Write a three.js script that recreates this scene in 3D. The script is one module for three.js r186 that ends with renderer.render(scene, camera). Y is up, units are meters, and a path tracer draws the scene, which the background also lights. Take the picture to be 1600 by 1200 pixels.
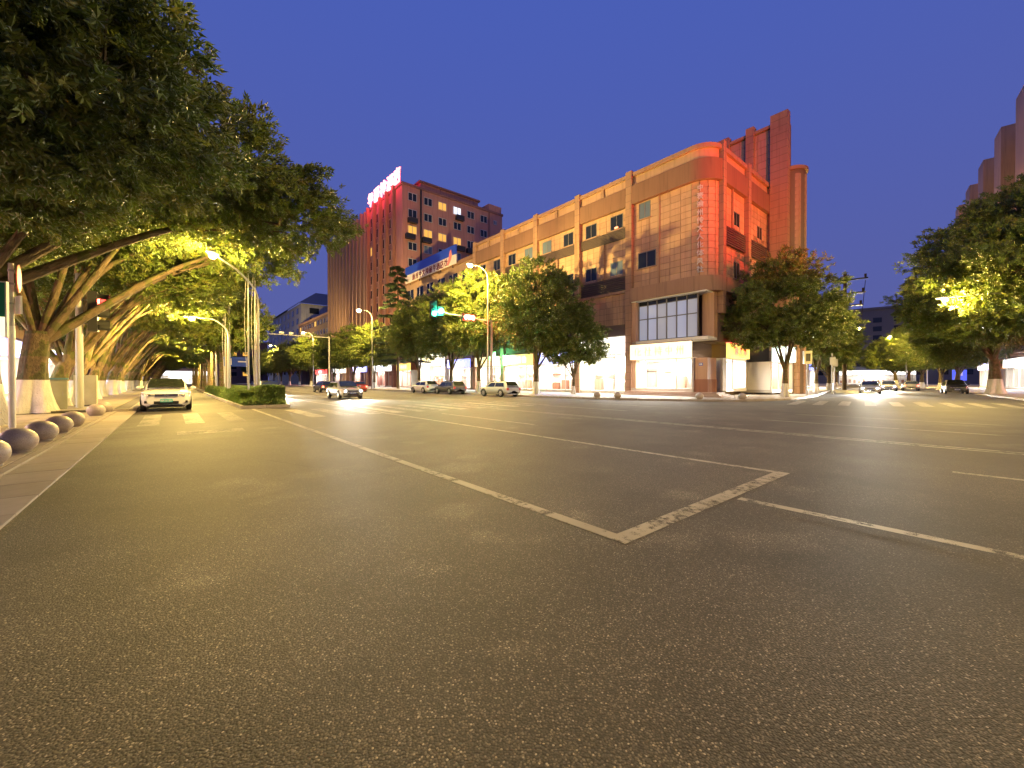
import * as THREE from 'three';
import { mergeGeometries } from 'three/addons/utils/BufferGeometryUtils.js';
import { RectAreaLightUniformsLib } from 'three/addons/lights/RectAreaLightUniformsLib.js';

// ------------------------------------------------------------------ camera, sky, exposure
const scene = new THREE.Scene();
const camera = new THREE.PerspectiveCamera(2 * Math.atan(600 / 640) * 180 / Math.PI, 4 / 3, 0.05, 1500);
camera.position.set(0, 1.5, 0);
camera.rotation.x = -Math.atan(5 / 640);
const renderer = new THREE.WebGLRenderer();
renderer.toneMapping = THREE.LinearToneMapping;
renderer.toneMappingExposure = 1.0;
renderer.shadowMap.enabled = true;
RectAreaLightUniformsLib.init();
{
  const w = 256, h = 128, d = new Float32Array(w * h * 4);
  for (let y = 0; y < h; y++) for (let x = 0; x < w; x++) {
    const el = Math.max(0, ((y + 0.5) / h - 0.5) * 2), k = Math.pow(1 - el, 2.2), i = (y * w + x) * 4;
    d[i] = 0.055 + 0.055 * k; d[i + 1] = 0.112 + 0.008 * k; d[i + 2] = 0.505 - 0.165 * k; d[i + 3] = 1;
  }
  const t = new THREE.DataTexture(d, w, h, THREE.RGBAFormat, THREE.FloatType);
  t.mapping = THREE.EquirectangularReflectionMapping; t.magFilter = THREE.LinearFilter; t.minFilter = THREE.LinearFilter; t.needsUpdate = true;
  scene.background = t; scene.environment = t;
}

// ------------------------------------------------------------------ helpers
function rng(seed) { let a = seed >>> 0; return () => { a = (a + 0x6D2B79F5) | 0; let t = Math.imul(a ^ (a >>> 15), 1 | a); t = (t + Math.imul(t ^ (t >>> 7), 61 | t)) ^ t; return ((t ^ (t >>> 14)) >>> 0) / 4294967296; }; }
const R0 = rng(11);
const A1 = Math.atan2(531, 640), A2 = -Math.atan2(550, 640);       // street headings
const V3 = (x, y, z) => new THREE.Vector3(x, y, z);
const P = (s, l, y = 0, A = A1) => V3(-Math.sin(A) * s + Math.cos(A) * l, y, -Math.cos(A) * s - Math.sin(A) * l);
const XD = (x, d, y = 0) => V3(x, y, -d);
const toSL = (x, d, A = A1) => [-Math.sin(A) * x + Math.cos(A) * d, Math.cos(A) * x + Math.sin(A) * d];
const used = {};
function numbered(n) { const k = used[n] = (used[n] ?? -1) + 1; return k ? n + '_' + String(k).padStart(3, '0') : n; }
function shade(o) { o.traverse((m) => { if (m.isMesh) { m.castShadow = true; m.receiveShadow = true; } }); return o; }
function thing(name, label, category, pos, turn = 0, group) {
  const o = new THREE.Group(); o.name = numbered(name); scene.add(o); o.position.copy(pos); o.rotation.y = turn;
  o.userData = { label, category }; if (group) o.userData.group = group; return o;
}
function merged(gs) { const a = (Array.isArray(gs) ? gs : [gs]).map((g) => { const q = g.index ? g.toNonIndexed() : g; for (const k of Object.keys(q.attributes)) if (!['position', 'normal', 'uv', 'color'].includes(k)) q.deleteAttribute(k); return q; }); return a.length > 1 ? mergeGeometries(a) : a[0]; }
function part(parent, name, gs, mat, kind) { const m = new THREE.Mesh(merged(gs), mat); m.name = name; if (kind) m.userData.kind = kind; m.castShadow = m.receiveShadow = true; parent.add(m); return m; }
function single(name, label, category, gs, mat, pos, turn = 0, group) { const m = new THREE.Mesh(merged(gs), mat); m.name = numbered(name); m.position.copy(pos); m.rotation.y = turn; m.userData = { label, category }; if (group) m.userData.group = group; m.castShadow = m.receiveShadow = true; scene.add(m); return m; }
function struct(name, gs, mat, pos, turn = 0) { const m = new THREE.Mesh(merged(gs), mat); m.name = numbered(name); m.userData.kind = 'structure'; if (pos) m.position.copy(pos); m.rotation.y = turn; m.castShadow = m.receiveShadow = true; scene.add(m); return m; }
function copy(o, label, pos, turn, scale) { const c = o.clone(); c.name = numbered(o.name.replace(/_\d{3}$/, '')); c.userData = { ...o.userData, label }; c.position.copy(pos); c.rotation.y = turn; if (scale) c.scale.setScalar(scale); scene.add(c); return c; }
function boxUV(g, k = 1) { const p = g.attributes.position, n = g.attributes.normal, uv = new Float32Array(p.count * 2); for (let i = 0; i < p.count; i++) { const ax = Math.abs(n.getX(i)), ay = Math.abs(n.getY(i)), az = Math.abs(n.getZ(i)); const [a, b] = ay > ax && ay > az ? [p.getX(i), p.getZ(i)] : ax > az ? [p.getZ(i), p.getY(i)] : [p.getX(i), p.getY(i)]; uv[2 * i] = a * k; uv[2 * i + 1] = b * k; } g.setAttribute('uv', new THREE.BufferAttribute(uv, 2)); return g; }
function box(w, h, d, x = 0, y = 0, z = 0, ry = 0) { const g = new THREE.BoxGeometry(w, h, d).toNonIndexed(); if (ry) g.rotateY(ry); g.translate(x, y, z); return boxUV(g); }
function bx(x0, x1, y0, y1, z0, z1) { return box(Math.abs(x1 - x0), Math.abs(y1 - y0), Math.abs(z1 - z0), (x0 + x1) / 2, (y0 + y1) / 2, (z0 + z1) / 2); }
function cyl(r0, r1, h, x = 0, y = 0, z = 0, n = 16) { const g = new THREE.CylinderGeometry(r1, r0, h, n); g.translate(x, y + h / 2, z); return g; }
function bar(a, b, r, n = 8) { const d = b.clone().sub(a), g = new THREE.CylinderGeometry(r, r, d.length(), n); g.applyQuaternion(new THREE.Quaternion().setFromUnitVectors(V3(0, 1, 0), d.clone().normalize())); const m = a.clone().add(b).multiplyScalar(0.5); g.translate(m.x, m.y, m.z); return g; }
function tube(pts, r0, r1, sides = 7, segs = 8) {     // tapered tube through points
  const c = new THREE.CatmullRomCurve3(pts), fr = c.computeFrenetFrames(segs), pos = [], uv = [], idx = []; const len = c.getLength();
  for (let i = 0; i <= segs; i++) { const t = i / segs, p = c.getPointAt(t), r = r0 + (r1 - r0) * Math.pow(t, 0.8), N = fr.normals[i], B = fr.binormals[i];
    for (let k = 0; k <= sides; k++) { const a = k / sides * Math.PI * 2, ca = Math.cos(a) * r, sa = Math.sin(a) * r; pos.push(p.x + N.x * ca + B.x * sa, p.y + N.y * ca + B.y * sa, p.z + N.z * ca + B.z * sa); uv.push(k / sides * 0.8, t * len * 0.5); } }
  const w = sides + 1; for (let i = 0; i < segs; i++) for (let k = 0; k < sides; k++) { const a = i * w + k; idx.push(a, a + 1, a + w, a + 1, a + w + 1, a + w); }
  const g = new THREE.BufferGeometry(); g.setAttribute('position', new THREE.Float32BufferAttribute(pos, 3)); g.setAttribute('uv', new THREE.Float32BufferAttribute(uv, 2)); g.setIndex(idx); g.computeVertexNormals(); return g.toNonIndexed();
}
function loft(rows, close = false) {                    // rows: arrays of Vector3 of equal length
  const n = rows[0].length, pos = [], idx = []; for (const r of rows) for (const p of r) pos.push(p.x, p.y, p.z);
  const m = close ? n : n - 1; for (let i = 0; i < rows.length - 1; i++) for (let k = 0; k < m; k++) { const a = i * n + k, b = i * n + (k + 1) % n; idx.push(a, b, a + n, b, b + n, a + n); }
  const g = new THREE.BufferGeometry(); g.setAttribute('position', new THREE.Float32BufferAttribute(pos, 3)); g.setIndex(idx); g.computeVertexNormals(); const q = g.toNonIndexed(); return boxUV(q);
}
function quad(a, b, c, d) { const g = new THREE.BufferGeometry(); g.setAttribute('position', new THREE.Float32BufferAttribute([a, b, c, a, c, d].flatMap((p) => [p.x, p.y, p.z]), 3)); g.computeVertexNormals(); g.setAttribute('uv', new THREE.Float32BufferAttribute([0, 0, 1, 0, 1, 1, 0, 0, 1, 1, 0, 1], 2)); return g; }
function sheet(A, s0, s1, l0, l1, y, k = 1) {           // flat rectangle in street coordinates
  const pts = [[s0, l0], [s0, l1], [s1, l1], [s1, l0]].map(([s, l]) => P(s, l, y, A)); const g = quad(...pts);
  g.setAttribute('uv', new THREE.Float32BufferAttribute([[s0, l0], [s0, l1], [s1, l1], [s0, l0], [s1, l1], [s1, l0]].flatMap(([a, b]) => [a * k, b * k]), 2)); return g;
}

// ------------------------------------------------------------------ textures
function hash2(x, y, s) { let h = Math.imul(x, 374761393) + Math.imul(y, 668265263) + Math.imul(s, 1274126177); h = Math.imul(h ^ (h >>> 13), 1274126177); return ((h ^ (h >>> 16)) >>> 0) / 4294967296; }
function vnoise(x, y, per, s) { const xi = Math.floor(x), yi = Math.floor(y), fx = x - xi, fy = y - yi, u = fx * fx * (3 - 2 * fx), v = fy * fy * (3 - 2 * fy), m = (a) => per ? ((a % per) + per) % per : a; const a = hash2(m(xi), m(yi), s), b = hash2(m(xi + 1), m(yi), s), c = hash2(m(xi), m(yi + 1), s), d = hash2(m(xi + 1), m(yi + 1), s); return (a + (b - a) * u) * (1 - v) + (c + (d - c) * u) * v; }
function fbm(x, y, per, s, o = 4) { let r = 0, a = 0.5, f = 1; for (let i = 0; i < o; i++) { r += a * vnoise(x * f, y * f, per ? per * f : 0, s + i); a *= 0.5; f *= 2; } return r / (1 - Math.pow(0.5, o)); }
function tex(n, f, srgb = false, rep = 1) { const d = new Uint8Array(n * n * 4); for (let y = 0; y < n; y++) for (let x = 0; x < n; x++) { const c = f(x / n, y / n, x, y), i = (y * n + x) * 4; for (let k = 0; k < 3; k++) { const v = Array.isArray(c) ? c[k] : c; d[i + k] = Math.max(0, Math.min(255, Math.round((srgb ? Math.pow(Math.max(v, 0), 1 / 2.2) : v) * 255))); } d[i + 3] = 255; }
  const t = new THREE.DataTexture(d, n, n); t.wrapS = t.wrapT = THREE.RepeatWrapping; t.magFilter = THREE.LinearFilter; t.minFilter = THREE.LinearMipmapLinearFilter; if (srgb) t.colorSpace = THREE.SRGBColorSpace; t.repeat.set(rep, rep); t.needsUpdate = true; return t; }
// asphalt: rounded aggregate in bitumen, 2.4 m tile
let asphaltMap, asphaltBump;
{
  const n = 2048, C = 230, px = new Float32Array(C * C), py = new Float32Array(C * C), tone = new Float32Array(C * C), hue = new Float32Array(C * C), r = rng(5);
  for (let i = 0; i < C * C; i++) { px[i] = r(); py[i] = r(); const q = r(); tone[i] = q < 0.035 ? 0.24 + 0.22 * r() : q < 0.28 ? 0.105 + 0.09 * r() : 0.028 + 0.06 * r(); hue[i] = r(); }
  const h = new Uint8Array(n * n * 4), c = new Uint8Array(n * n * 4);
  for (let y = 0; y < n; y++) for (let x = 0; x < n; x++) {
    const gx = x / n * C, gy = y / n * C, cx = Math.floor(gx), cy = Math.floor(gy); let d1 = 9, id = 0;
    for (let a = -1; a < 2; a++) for (let b = -1; b < 2; b++) { const k = ((cy + b + C) % C) * C + (cx + a + C) % C, dx = cx + a + px[k] - gx, dy = cy + b + py[k] - gy, q = dx * dx + dy * dy; if (q < d1) { d1 = q; id = k; } }
    const e = Math.sqrt(d1), dome = Math.max(0, 1 - e * 1.35), i = (y * n + x) * 4, hh = 0.25 + 0.75 * Math.sqrt(dome) * (0.55 + 0.45 * hue[id]);
    const t = (e < 0.5 ? tone[id] : 0.030), w = hue[id];
    const rgb = [t * (1.0 + 0.10 * w), t * 0.96, t * (0.92 - 0.14 * w)];
    for (let k = 0; k < 3; k++) { c[i + k] = Math.round(Math.pow(rgb[k], 1 / 2.2) * 255); h[i + k] = Math.round(hh * 255); } c[i + 3] = h[i + 3] = 255;
  }
  const mk = (d, s) => { const t = new THREE.DataTexture(d, n, n); t.wrapS = t.wrapT = THREE.RepeatWrapping; t.magFilter = THREE.LinearFilter; if (s) t.colorSpace = THREE.SRGBColorSpace; t.needsUpdate = true; t.repeat.set(1 / 2.4, 1 / 2.4); return t; };
  asphaltMap = mk(c, true); asphaltBump = mk(h, false);
}
const grime = tex(512, (u, v) => 0.62 + 0.38 * fbm(u * 6, v * 6, 6, 3, 6), true, 0.25);
const streaks = tex(512, (u, v) => { const a = fbm(u * 40, v * 3, 0, 8, 3), b = fbm(u * 5, v * 5, 5, 9, 5); const s = Math.max(0, fbm(u * 64, v * 2, 0, 12, 2) - 0.58) * 1.5; return Math.max(0.35, 0.72 + 0.28 * (0.5 * a + 0.5 * b) - s * b); }, true, 0.11);
const stoneMap = tex(512, (u, v, x, y) => { const f = fbm(u * 8, v * 8, 8, 21, 4), g = hash2(x, y, 4); return [0.72 + 0.22 * f + 0.16 * (g - 0.5), 0.70 + 0.22 * f + 0.16 * (g - 0.5), 0.67 + 0.22 * f + 0.16 * (g - 0.5)]; }, true, 0.8);
const granite = tex(256, (u, v, x, y) => { const g = hash2(x >> 1, y >> 1, 7), f = fbm(u * 10, v * 10, 10, 5, 3); const t = g < 0.16 ? 0.35 : g > 0.86 ? 1 : 0.72 + 0.2 * f; return [t, t * 0.95, t * 0.92]; }, true, 3);
const fineBump = tex(256, (u, v, x, y) => 0.5 * hash2(x, y, 2) + 0.5 * fbm(u * 16, v * 16, 16, 6, 4), false, 1.5);
const barkMap = tex(256, (u, v) => { const f = fbm(u * 8, v * 5, 0, 31, 5), m = fbm(u * 4, v * 4, 4, 35, 4) > 0.58; const q = 0.45 + 0.9 * fbm(u * 22, v * 8, 0, 38, 3); return (m ? [0.62 * f + 0.2, 0.78 * f + 0.22, 0.3 * f + 0.1] : [0.55 + 0.6 * f, 0.5 + 0.52 * f, 0.42 + 0.42 * f]).map((x) => Math.min(1, x * q)); }, true);
const barkBump = tex(256, (u, v) => 0.6 * fbm(u * 14, v * 5, 0, 41, 4) + 0.4 * fbm(u * 30, v * 30, 30, 44, 2));
const wear = tex(512, (u, v, x, y) => (0.55 * fbm(u * 40, v * 40, 40, 51, 3) + 0.45 * fbm(u * 9, v * 9, 9, 56, 3) + 0.25 * (hash2(x, y, 9) - 0.5)) > 0.40 ? 1 : 0, false, 0.5);
const wearOld = tex(512, (u, v, x, y) => (0.5 * fbm(u * 50, v * 50, 50, 61, 3) + 0.5 * fbm(u * 10, v * 10, 10, 66, 3) + 0.3 * (hash2(x, y, 19) - 0.5)) > 0.50 ? 1 : 0, false, 0.5);

// ------------------------------------------------------------------ materials
const col = (r, g, b) => new THREE.Color().setRGB(r, g, b);
const S = (r, g, b, rough = 0.7, o = {}) => new THREE.MeshStandardMaterial({ color: col(r, g, b), roughness: rough, ...o });
const glow = (r, g, b, k, base = 0.8) => new THREE.MeshStandardMaterial({ color: col(base, base, base), roughness: 0.5, emissive: col(r, g, b), emissiveIntensity: k });
const M = {
  asphalt: S(1, 1, 1, 0.72, { map: asphaltMap, bumpMap: asphaltBump, bumpScale: 0.0028, vertexColors: true }),
  paint: S(0.36, 0.335, 0.28, 0.65, { alphaMap: wear, alphaTest: 0.5, map: grime, bumpMap: asphaltBump, bumpScale: 0.003 }),
  paintOld: S(0.30, 0.28, 0.25, 0.65, { alphaMap: wearOld, alphaTest: 0.5, map: grime }),
  crack: S(0.012, 0.012, 0.012, 0.9), tar: S(0.03, 0.03, 0.032, 0.45),
  kerb: S(0.44, 0.40, 0.36, 0.42, { map: stoneMap, bumpMap: fineBump, bumpScale: 0.001 }), kerb2: S(0.38, 0.34, 0.30, 0.5, { map: stoneMap, bumpMap: fineBump, bumpScale: 0.001 }),
  slab: [0, 1, 2].map((i) => S(0.30 + 0.04 * i, 0.26 + 0.035 * i, 0.22 + 0.03 * i, 0.5, { map: stoneMap, bumpMap: fineBump, bumpScale: 0.0012 })),
  joint: S(0.09, 0.08, 0.07, 0.95), walk: S(0.33, 0.29, 0.26, 0.65, { map: stoneMap }),
  bollard: S(0.52, 0.46, 0.40, 0.42, { map: granite }),
  bark: S(0.125, 0.098, 0.068, 0.9, { map: barkMap, bumpMap: barkBump, bumpScale: 0.06 }), barkLight: S(0.24, 0.19, 0.12, 0.85, { map: barkMap, bumpMap: barkBump, bumpScale: 0.04 }),
  lime: S(0.76, 0.74, 0.70, 0.85, { map: grime, bumpMap: barkBump, bumpScale: 0.05 }),
  leaf: new THREE.MeshPhysicalMaterial({ color: col(0.135, 0.185, 0.024), roughness: 0.55, transmission: 0.35, thickness: 0, side: THREE.DoubleSide }),
  leafFar: new THREE.MeshPhysicalMaterial({ color: col(0.070, 0.105, 0.022), roughness: 0.7, transmission: 0.3, thickness: 0, side: THREE.DoubleSide }),
  needle: S(0.030, 0.052, 0.026, 0.8, { side: THREE.DoubleSide }), hedge: new THREE.MeshPhysicalMaterial({ color: col(0.11, 0.19, 0.028), roughness: 0.6, transmission: 0.3, thickness: 0, side: THREE.DoubleSide }),
  soil: S(0.06, 0.045, 0.03, 0.95),
  white: S(0.74, 0.73, 0.70, 0.4), steel: S(0.30, 0.30, 0.30, 0.42, { metalness: 0.6 }), dark: S(0.02, 0.02, 0.022, 0.5), pole: S(0.62, 0.60, 0.57, 0.45, { map: grime }), rust: S(0.42, 0.27, 0.12, 0.7),
  tile: [0, 1, 2].map((i) => S(0.46 + 0.035 * i, 0.275 + 0.022 * i, 0.18 + 0.016 * i, 0.55, { map: streaks })),
  tileGap: S(0.16, 0.11, 0.085, 0.9), trim: S(0.36, 0.21, 0.14, 0.7, { map: streaks }), band: S(0.23, 0.12, 0.08, 0.75, { map: streaks }),
  hotel: S(0.52, 0.25, 0.21, 0.8, { map: streaks }), hotelTrim: S(0.30, 0.14, 0.12, 0.8, { map: streaks }), office: S(0.15, 0.09, 0.085, 0.8, { map: streaks }), officeFin: S(0.24, 0.15, 0.14, 0.7),
  grey: S(0.33, 0.34, 0.38, 0.8, { map: streaks }), greyDark: S(0.12, 0.12, 0.14, 0.8), beige: S(0.34, 0.22, 0.16, 0.8, { map: streaks }), brick: S(0.34, 0.16, 0.10, 0.85, { map: streaks }),
  glass: S(0.015, 0.02, 0.028, 0.08), glassBlue: S(0.11, 0.15, 0.22, 0.12), curtain: S(0.45, 0.47, 0.52, 0.6), louvre: S(0.075, 0.05, 0.05, 0.6), frame: S(0.16, 0.15, 0.15, 0.5), frameLight: S(0.5, 0.46, 0.44, 0.5),
  paneLit: [0, 1, 2].map((i) => new THREE.MeshStandardMaterial({ color: col(0.4, 0.43, 0.5), roughness: 0.15, emissive: col(0.55 - 0.06 * i, 0.68 - 0.05 * i, 1), emissiveIntensity: 0.2 + 0.05 * i })),
  warmWin: glow(1, 0.50, 0.05, 1.05, 0.15), coolWin: glow(0.75, 0.85, 1, 1.3),
  shopWall: S(0.80, 0.78, 0.74, 0.8), shopFloor: S(0.5, 0.47, 0.43, 0.3), steps: S(0.42, 0.30, 0.26, 0.5, { map: stoneMap }),
  litWhite: glow(1, 0.97, 0.92, 2.0), litWarm: glow(1, 0.84, 0.5, 1.5), litYellow: glow(1, 0.66, 0.08, 1.5), litRed: glow(1, 0.05, 0.04, 2.6), litBlue: glow(0.22, 0.28, 1, 2.2), litGreen: glow(0.1, 1, 0.45, 2.6), litPale: glow(0.75, 1, 0.92, 2.0),
  neon: glow(1, 0.42, 0.36, 2.6), neonRim: glow(1, 0.02, 0.10, 1.6), lamp: glow(1, 0.82, 0.42, 22), sigRed: glow(1, 0.10, 0.06, 14), sigGreen: glow(0.10, 1, 0.55, 12), headlamp: glow(1, 0.97, 0.9, 40), tail: glow(1, 0.04, 0.03, 6),
  signGreen: S(0.02, 0.24, 0.10, 0.4), signBlue: S(0.02, 0.07, 0.45, 0.4), signRed: S(0.55, 0.03, 0.03, 0.4), boardBlue: S(0.015, 0.06, 0.55, 0.45), boardWhite: S(0.62, 0.58, 0.60, 0.6), ink: S(0.16, 0.03, 0.06, 0.7),
  cabinet: S(0.36, 0.36, 0.28, 0.5, { map: grime }), cabinetPale: S(0.46, 0.44, 0.34, 0.55, { map: grime }), cabinetTop: S(0.10, 0.20, 0.26, 0.5), awning: S(0.62, 0.10, 0.10, 0.7), shutter: S(0.50, 0.46, 0.40, 0.5), tyre: S(0.018, 0.018, 0.018, 0.85), rim: S(0.55, 0.55, 0.56, 0.3, { metalness: 0.85 }), chrome: S(0.7, 0.7, 0.7, 0.15, { metalness: 1 }), carBlack: S(0.012, 0.012, 0.013, 0.5),
};
const paintOf = (r, g, b) => new THREE.MeshPhysicalMaterial({ color: col(r, g, b), roughness: 0.42, metalness: 0.05, clearcoat: 1, clearcoatRoughness: 0.06 });
const carGlass = new THREE.MeshPhysicalMaterial({ color: col(0.02, 0.025, 0.02), roughness: 0.05, clearcoat: 1 });
const LAMP = col(1, 0.67, 0.17), WHITE = col(1, 0.93, 0.80);

// ------------------------------------------------------------------ ground
{
  const axis = []; { let x = 0, st = 0.12; while (x < 420) { axis.push(x); x += st; st = x < 6 ? 0.12 : x < 14 ? 0.2 : Math.min(24, st * 1.06); } }
  const xs = [...axis.slice(1).reverse().map((x) => -x), ...axis], zs = [...axis.slice(1).reverse().map((x) => -x), ...axis.filter((x) => x < 40)];
  const pos = [], uv = [], c = [], idx = [];
  for (const z of zs) for (const x of xs) {
    pos.push(x, 0, z); uv.push(x, z); const [s, l] = toSL(x, -z);
    let k = 0.64 + 0.95 * (fbm(x * 0.35 + 40, z * 0.35 + 40, 0, 71, 4) - 0.5) + 0.55 * (fbm(x * 1.7, z * 1.7, 0, 75, 4) - 0.5);
    // older, paler surfacing beyond the joint, and polished wheel paths inside the lane box
    if (l < 3.2 && s > 13 + 0.08 * l) k *= 1.25;
    if (l > 3.3 && l < 7.6 && s > 2.4) k *= 0.92 + 0.25 * fbm(l * 2.2, s * 0.15, 0, 79, 2);
    // dried slurry splashes
    const bl = fbm(x * 1.3 + 7, z * 1.3 + 3, 0, 90, 4); if (bl > 0.66) k *= 1 + Math.min(1, (bl - 0.66) * 12) * 0.7;
    c.push(k, k * 0.965, k * 0.93);
  }
  const w = xs.length; for (let j = 0; j < zs.length - 1; j++) for (let i = 0; i < w - 1; i++) { const a = j * w + i; idx.push(a, a + w, a + 1, a + 1, a + w, a + w + 1); }
  const g = new THREE.BufferGeometry(); g.setAttribute('position', new THREE.Float32BufferAttribute(pos, 3)); g.setAttribute('uv', new THREE.Float32BufferAttribute(uv, 2)); g.setAttribute('color', new THREE.Float32BufferAttribute(c, 3)); g.setIndex(idx); g.computeVertexNormals();
  struct('road', g, M.asphalt);
}
const mark = (s0, s1, l0, l1, m = M.paint, A = A1, name = 'lane_line', y = 0.004) => struct(name, sheet(A, s0, s1, l0, l1, y), m);
mark(2.42, 25.5, 3.19, 3.34); mark(2.42, 70, 7.55, 7.69); mark(2.22, 2.42, 3.19, 7.69, M.paint, A1, 'stop_line');
mark(-14, 2.16, 5.48, 5.62); mark(10.3, 16.5, 9.45, 9.58); mark(-5.4, 0.55, 9.8, 9.93); mark(22, 28, 9.45, 9.58); mark(34, 40, 9.45, 9.58); mark(-16, 90, 13.2, 13.32); mark(-16, 90, 13.5, 13.62);
for (const l of [17.4, 21.4]) for (let s = -12; s < 90; s += 12) mark(s, s + 6, l, l + 0.13);
for (let i = 0; i < 3; i++) mark(18.2, 23.6, -0.9 + i * 1.25, -0.35 + i * 1.25, i === 1 ? M.paint : M.paintOld, A1, 'crossing_bar');
mark(14.6, 15.5, 0.1, 1.7, M.paintOld, A1, 'worn_patch');
for (let i = 0; i < 12; i++) mark(18.2, 23.6, 4.4 + i * 1.2, 5.0 + i * 1.2, i % 3 ? M.paintOld : M.paint, A1, 'crossing_bar');
for (let i = 0; i < 11; i++) { const f = i / 8, X = 17.6 + f * 10.2, D = 25.8 - f * 3.6, [s, l] = toSL(X, D, A2); mark(s, s + 6.2, l - 0.27, l + 0.27, M.paint, A2, 'crossing_bar'); }
{ // crack in the asphalt
  const pts = [[-5.2, 8.05], [-3.6, 7.15], [-2.95, 6.95], [-2.3, 6.75], [-1.9, 6.45], [-1.5, 6.4]], gs = [], r = rng(3); let prev = null;
  for (let i = 0; i < pts.length - 1; i++) for (let k = 0; k < 9; k++) { const t = k / 9, x = pts[i][0] + (pts[i + 1][0] - pts[i][0]) * t + (r() - 0.5) * 0.05, d = pts[i][1] + (pts[i + 1][1] - pts[i][1]) * t + (r() - 0.5) * 0.07, w = 0.006 + 0.012 * r(); const a = XD(x, d, 0.003), b = XD(x, d + w, 0.003); if (prev) gs.push(quad(prev[0], a, b, prev[1])); prev = [a, b]; }
  struct('road_crack', gs, M.crack);
}

// ------------------------------------------------------------------ left pavement: kerb stones, slabs
function rot1(g) { return g; }
{
  const base = struct('pavement', [bx(-14, -2.18, -0.2, 0.05, -27, 16), bx(-14, -1.62, -0.2, 0.135, -230, -27.2)], M.joint, P(0, 0), A1);
  const strip = struct('kerb', [bx(-2.17, -1.36, -0.2, 0.012, -26.8, 16)], M.joint, P(0, 0), A1), r = rng(8);
  for (let s = -6; s < 26.8; s += 1.0) { part(strip, 'kerb_stone', bx(-2.02, -1.34, -0.1, 0.028 + 0.004 * r(), -s - 0.985, -s), r() < 0.5 ? M.kerb : M.kerb2); part(strip, 'edging_stone', bx(-2.165, -2.035, -0.1, 0.058 + 0.004 * r(), -s - 0.985, -s), M.kerb2); }
  for (let s = 27; s < 60; s += 1.0) part(strip, 'kerb_stone', bx(-1.62, -1.34, -0.1, 0.148 + 0.003 * r(), -s - 0.985, -s), r() < 0.5 ? M.kerb : M.kerb2);
  part(strip, 'far_kerb', bx(-1.62, -1.34, -0.1, 0.148, -230, -60.02), M.kerb, 'stuff');
  part(strip, 'ramp_end', bx(-2.6, -1.63, -0.1, 0.15, -27.19, -26.9), M.kerb2);
  let n = 0; const rest = [];
  for (let s = 9; s < 60; s += 0.8) for (let l = -2.19; l > -13; l -= 0.6) {
    const y = s < 27.2 ? 0.066 : 0.15, g = bx(l - 0.585, l, -0.02, y + 0.003 * r(), -s - 0.785, -s);
    if (s > 26 && s < 27.3) continue;
    if (n < 300 && l > -8) { part(base, 'slab', g, M.slab[Math.floor(r() * 3)]); n++; } else rest.push(g);
  }
  rest.push(bx(-13.9, -1.65, 0, 0.15, -229, -60.2)); part(base, 'far_slabs', rest, M.slab[1], 'stuff');
}
// ------------------------------------------------------------------ pavement across the road, right pavement, median
function slabShape(pts, y, name, mat) { const sh = new THREE.Shape(pts.map((p) => new THREE.Vector2(p.x, -p.z))); const g = new THREE.ExtrudeGeometry(sh, { depth: 0.3, bevelEnabled: false }); g.rotateX(-Math.PI / 2); g.translate(0, y - 0.3, 0); return struct(name, boxUV(g.toNonIndexed()), mat); }
const cornerKerb = []; {
  const a = P(34, 25.6), b = P(14.0, 26.2), m = XD(15.6, 25.2), e = P(60, -3.7, 0, A2), d2 = P(37, -3.7, 0, A2);
  const c = new THREE.CatmullRomCurve3([P(50, 25.6), P(30, 25.6), P(22, 26.3), XD(15.2, 29.6), XD(20.6, 31.5), P(46, -3.7, 0, A2), P(62, -3.7, 0, A2)]); cornerKerb.push(P(250, 25.6), ...c.getPoints(40), P(260, -3.7, 0, A2));
}
const farPave = slabShape([...cornerKerb, P(300, -80, 0, A2), P(250, 150)], 0.14, 'pavement', M.walk);
{ const K = part(farPave, 'kerb', bx(0, 0.01, -0.3, -0.29, 0, 0.01), M.kerb); for (let i = 1; i < cornerKerb.length - 2; i++) { const a = cornerKerb[i], b = cornerKerb[i + 1], L = a.distanceTo(b), g = box(0.28, 0.2, L - 0.02, 0, 0.055, 0); g.rotateY(Math.atan2(b.x - a.x, b.z - a.z)); g.translate((a.x + b.x) / 2, 0, (a.z + b.z) / 2); part(K, 'kerb_stone', g, i % 2 ? M.kerb : M.kerb2); } }
slabShape([P(36, 9.2, 0, A2), P(260, 9.2, 0, A2), P(260, 60, 0, A2), P(20, 60, 0, A2), P(24, 20, 0, A2), P(30, 11, 0, A2)], 0.14, 'pavement', M.walk);
{
  const m = struct('median', [bx(2.95, 5.05, -0.2, 0.1, -230, -26.2)], M.soil, P(0, 0), A1), r = rng(4);
  for (let s = 26; s < 60; s += 1) for (const l of [2.82, 5.05]) part(m, 'kerb_stone', bx(l, l + 0.14, -0.1, 0.16 + 0.004 * r(), -s - 0.985, -s), r() < 0.5 ? M.kerb : M.kerb2);
  for (let k = 0; k < 2; k++) part(m, 'kerb_stone', bx(2.97 + k * 1.04, 3.99 + k * 1.04, -0.1, 0.163, -26.14, -26), M.kerb);
}

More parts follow.
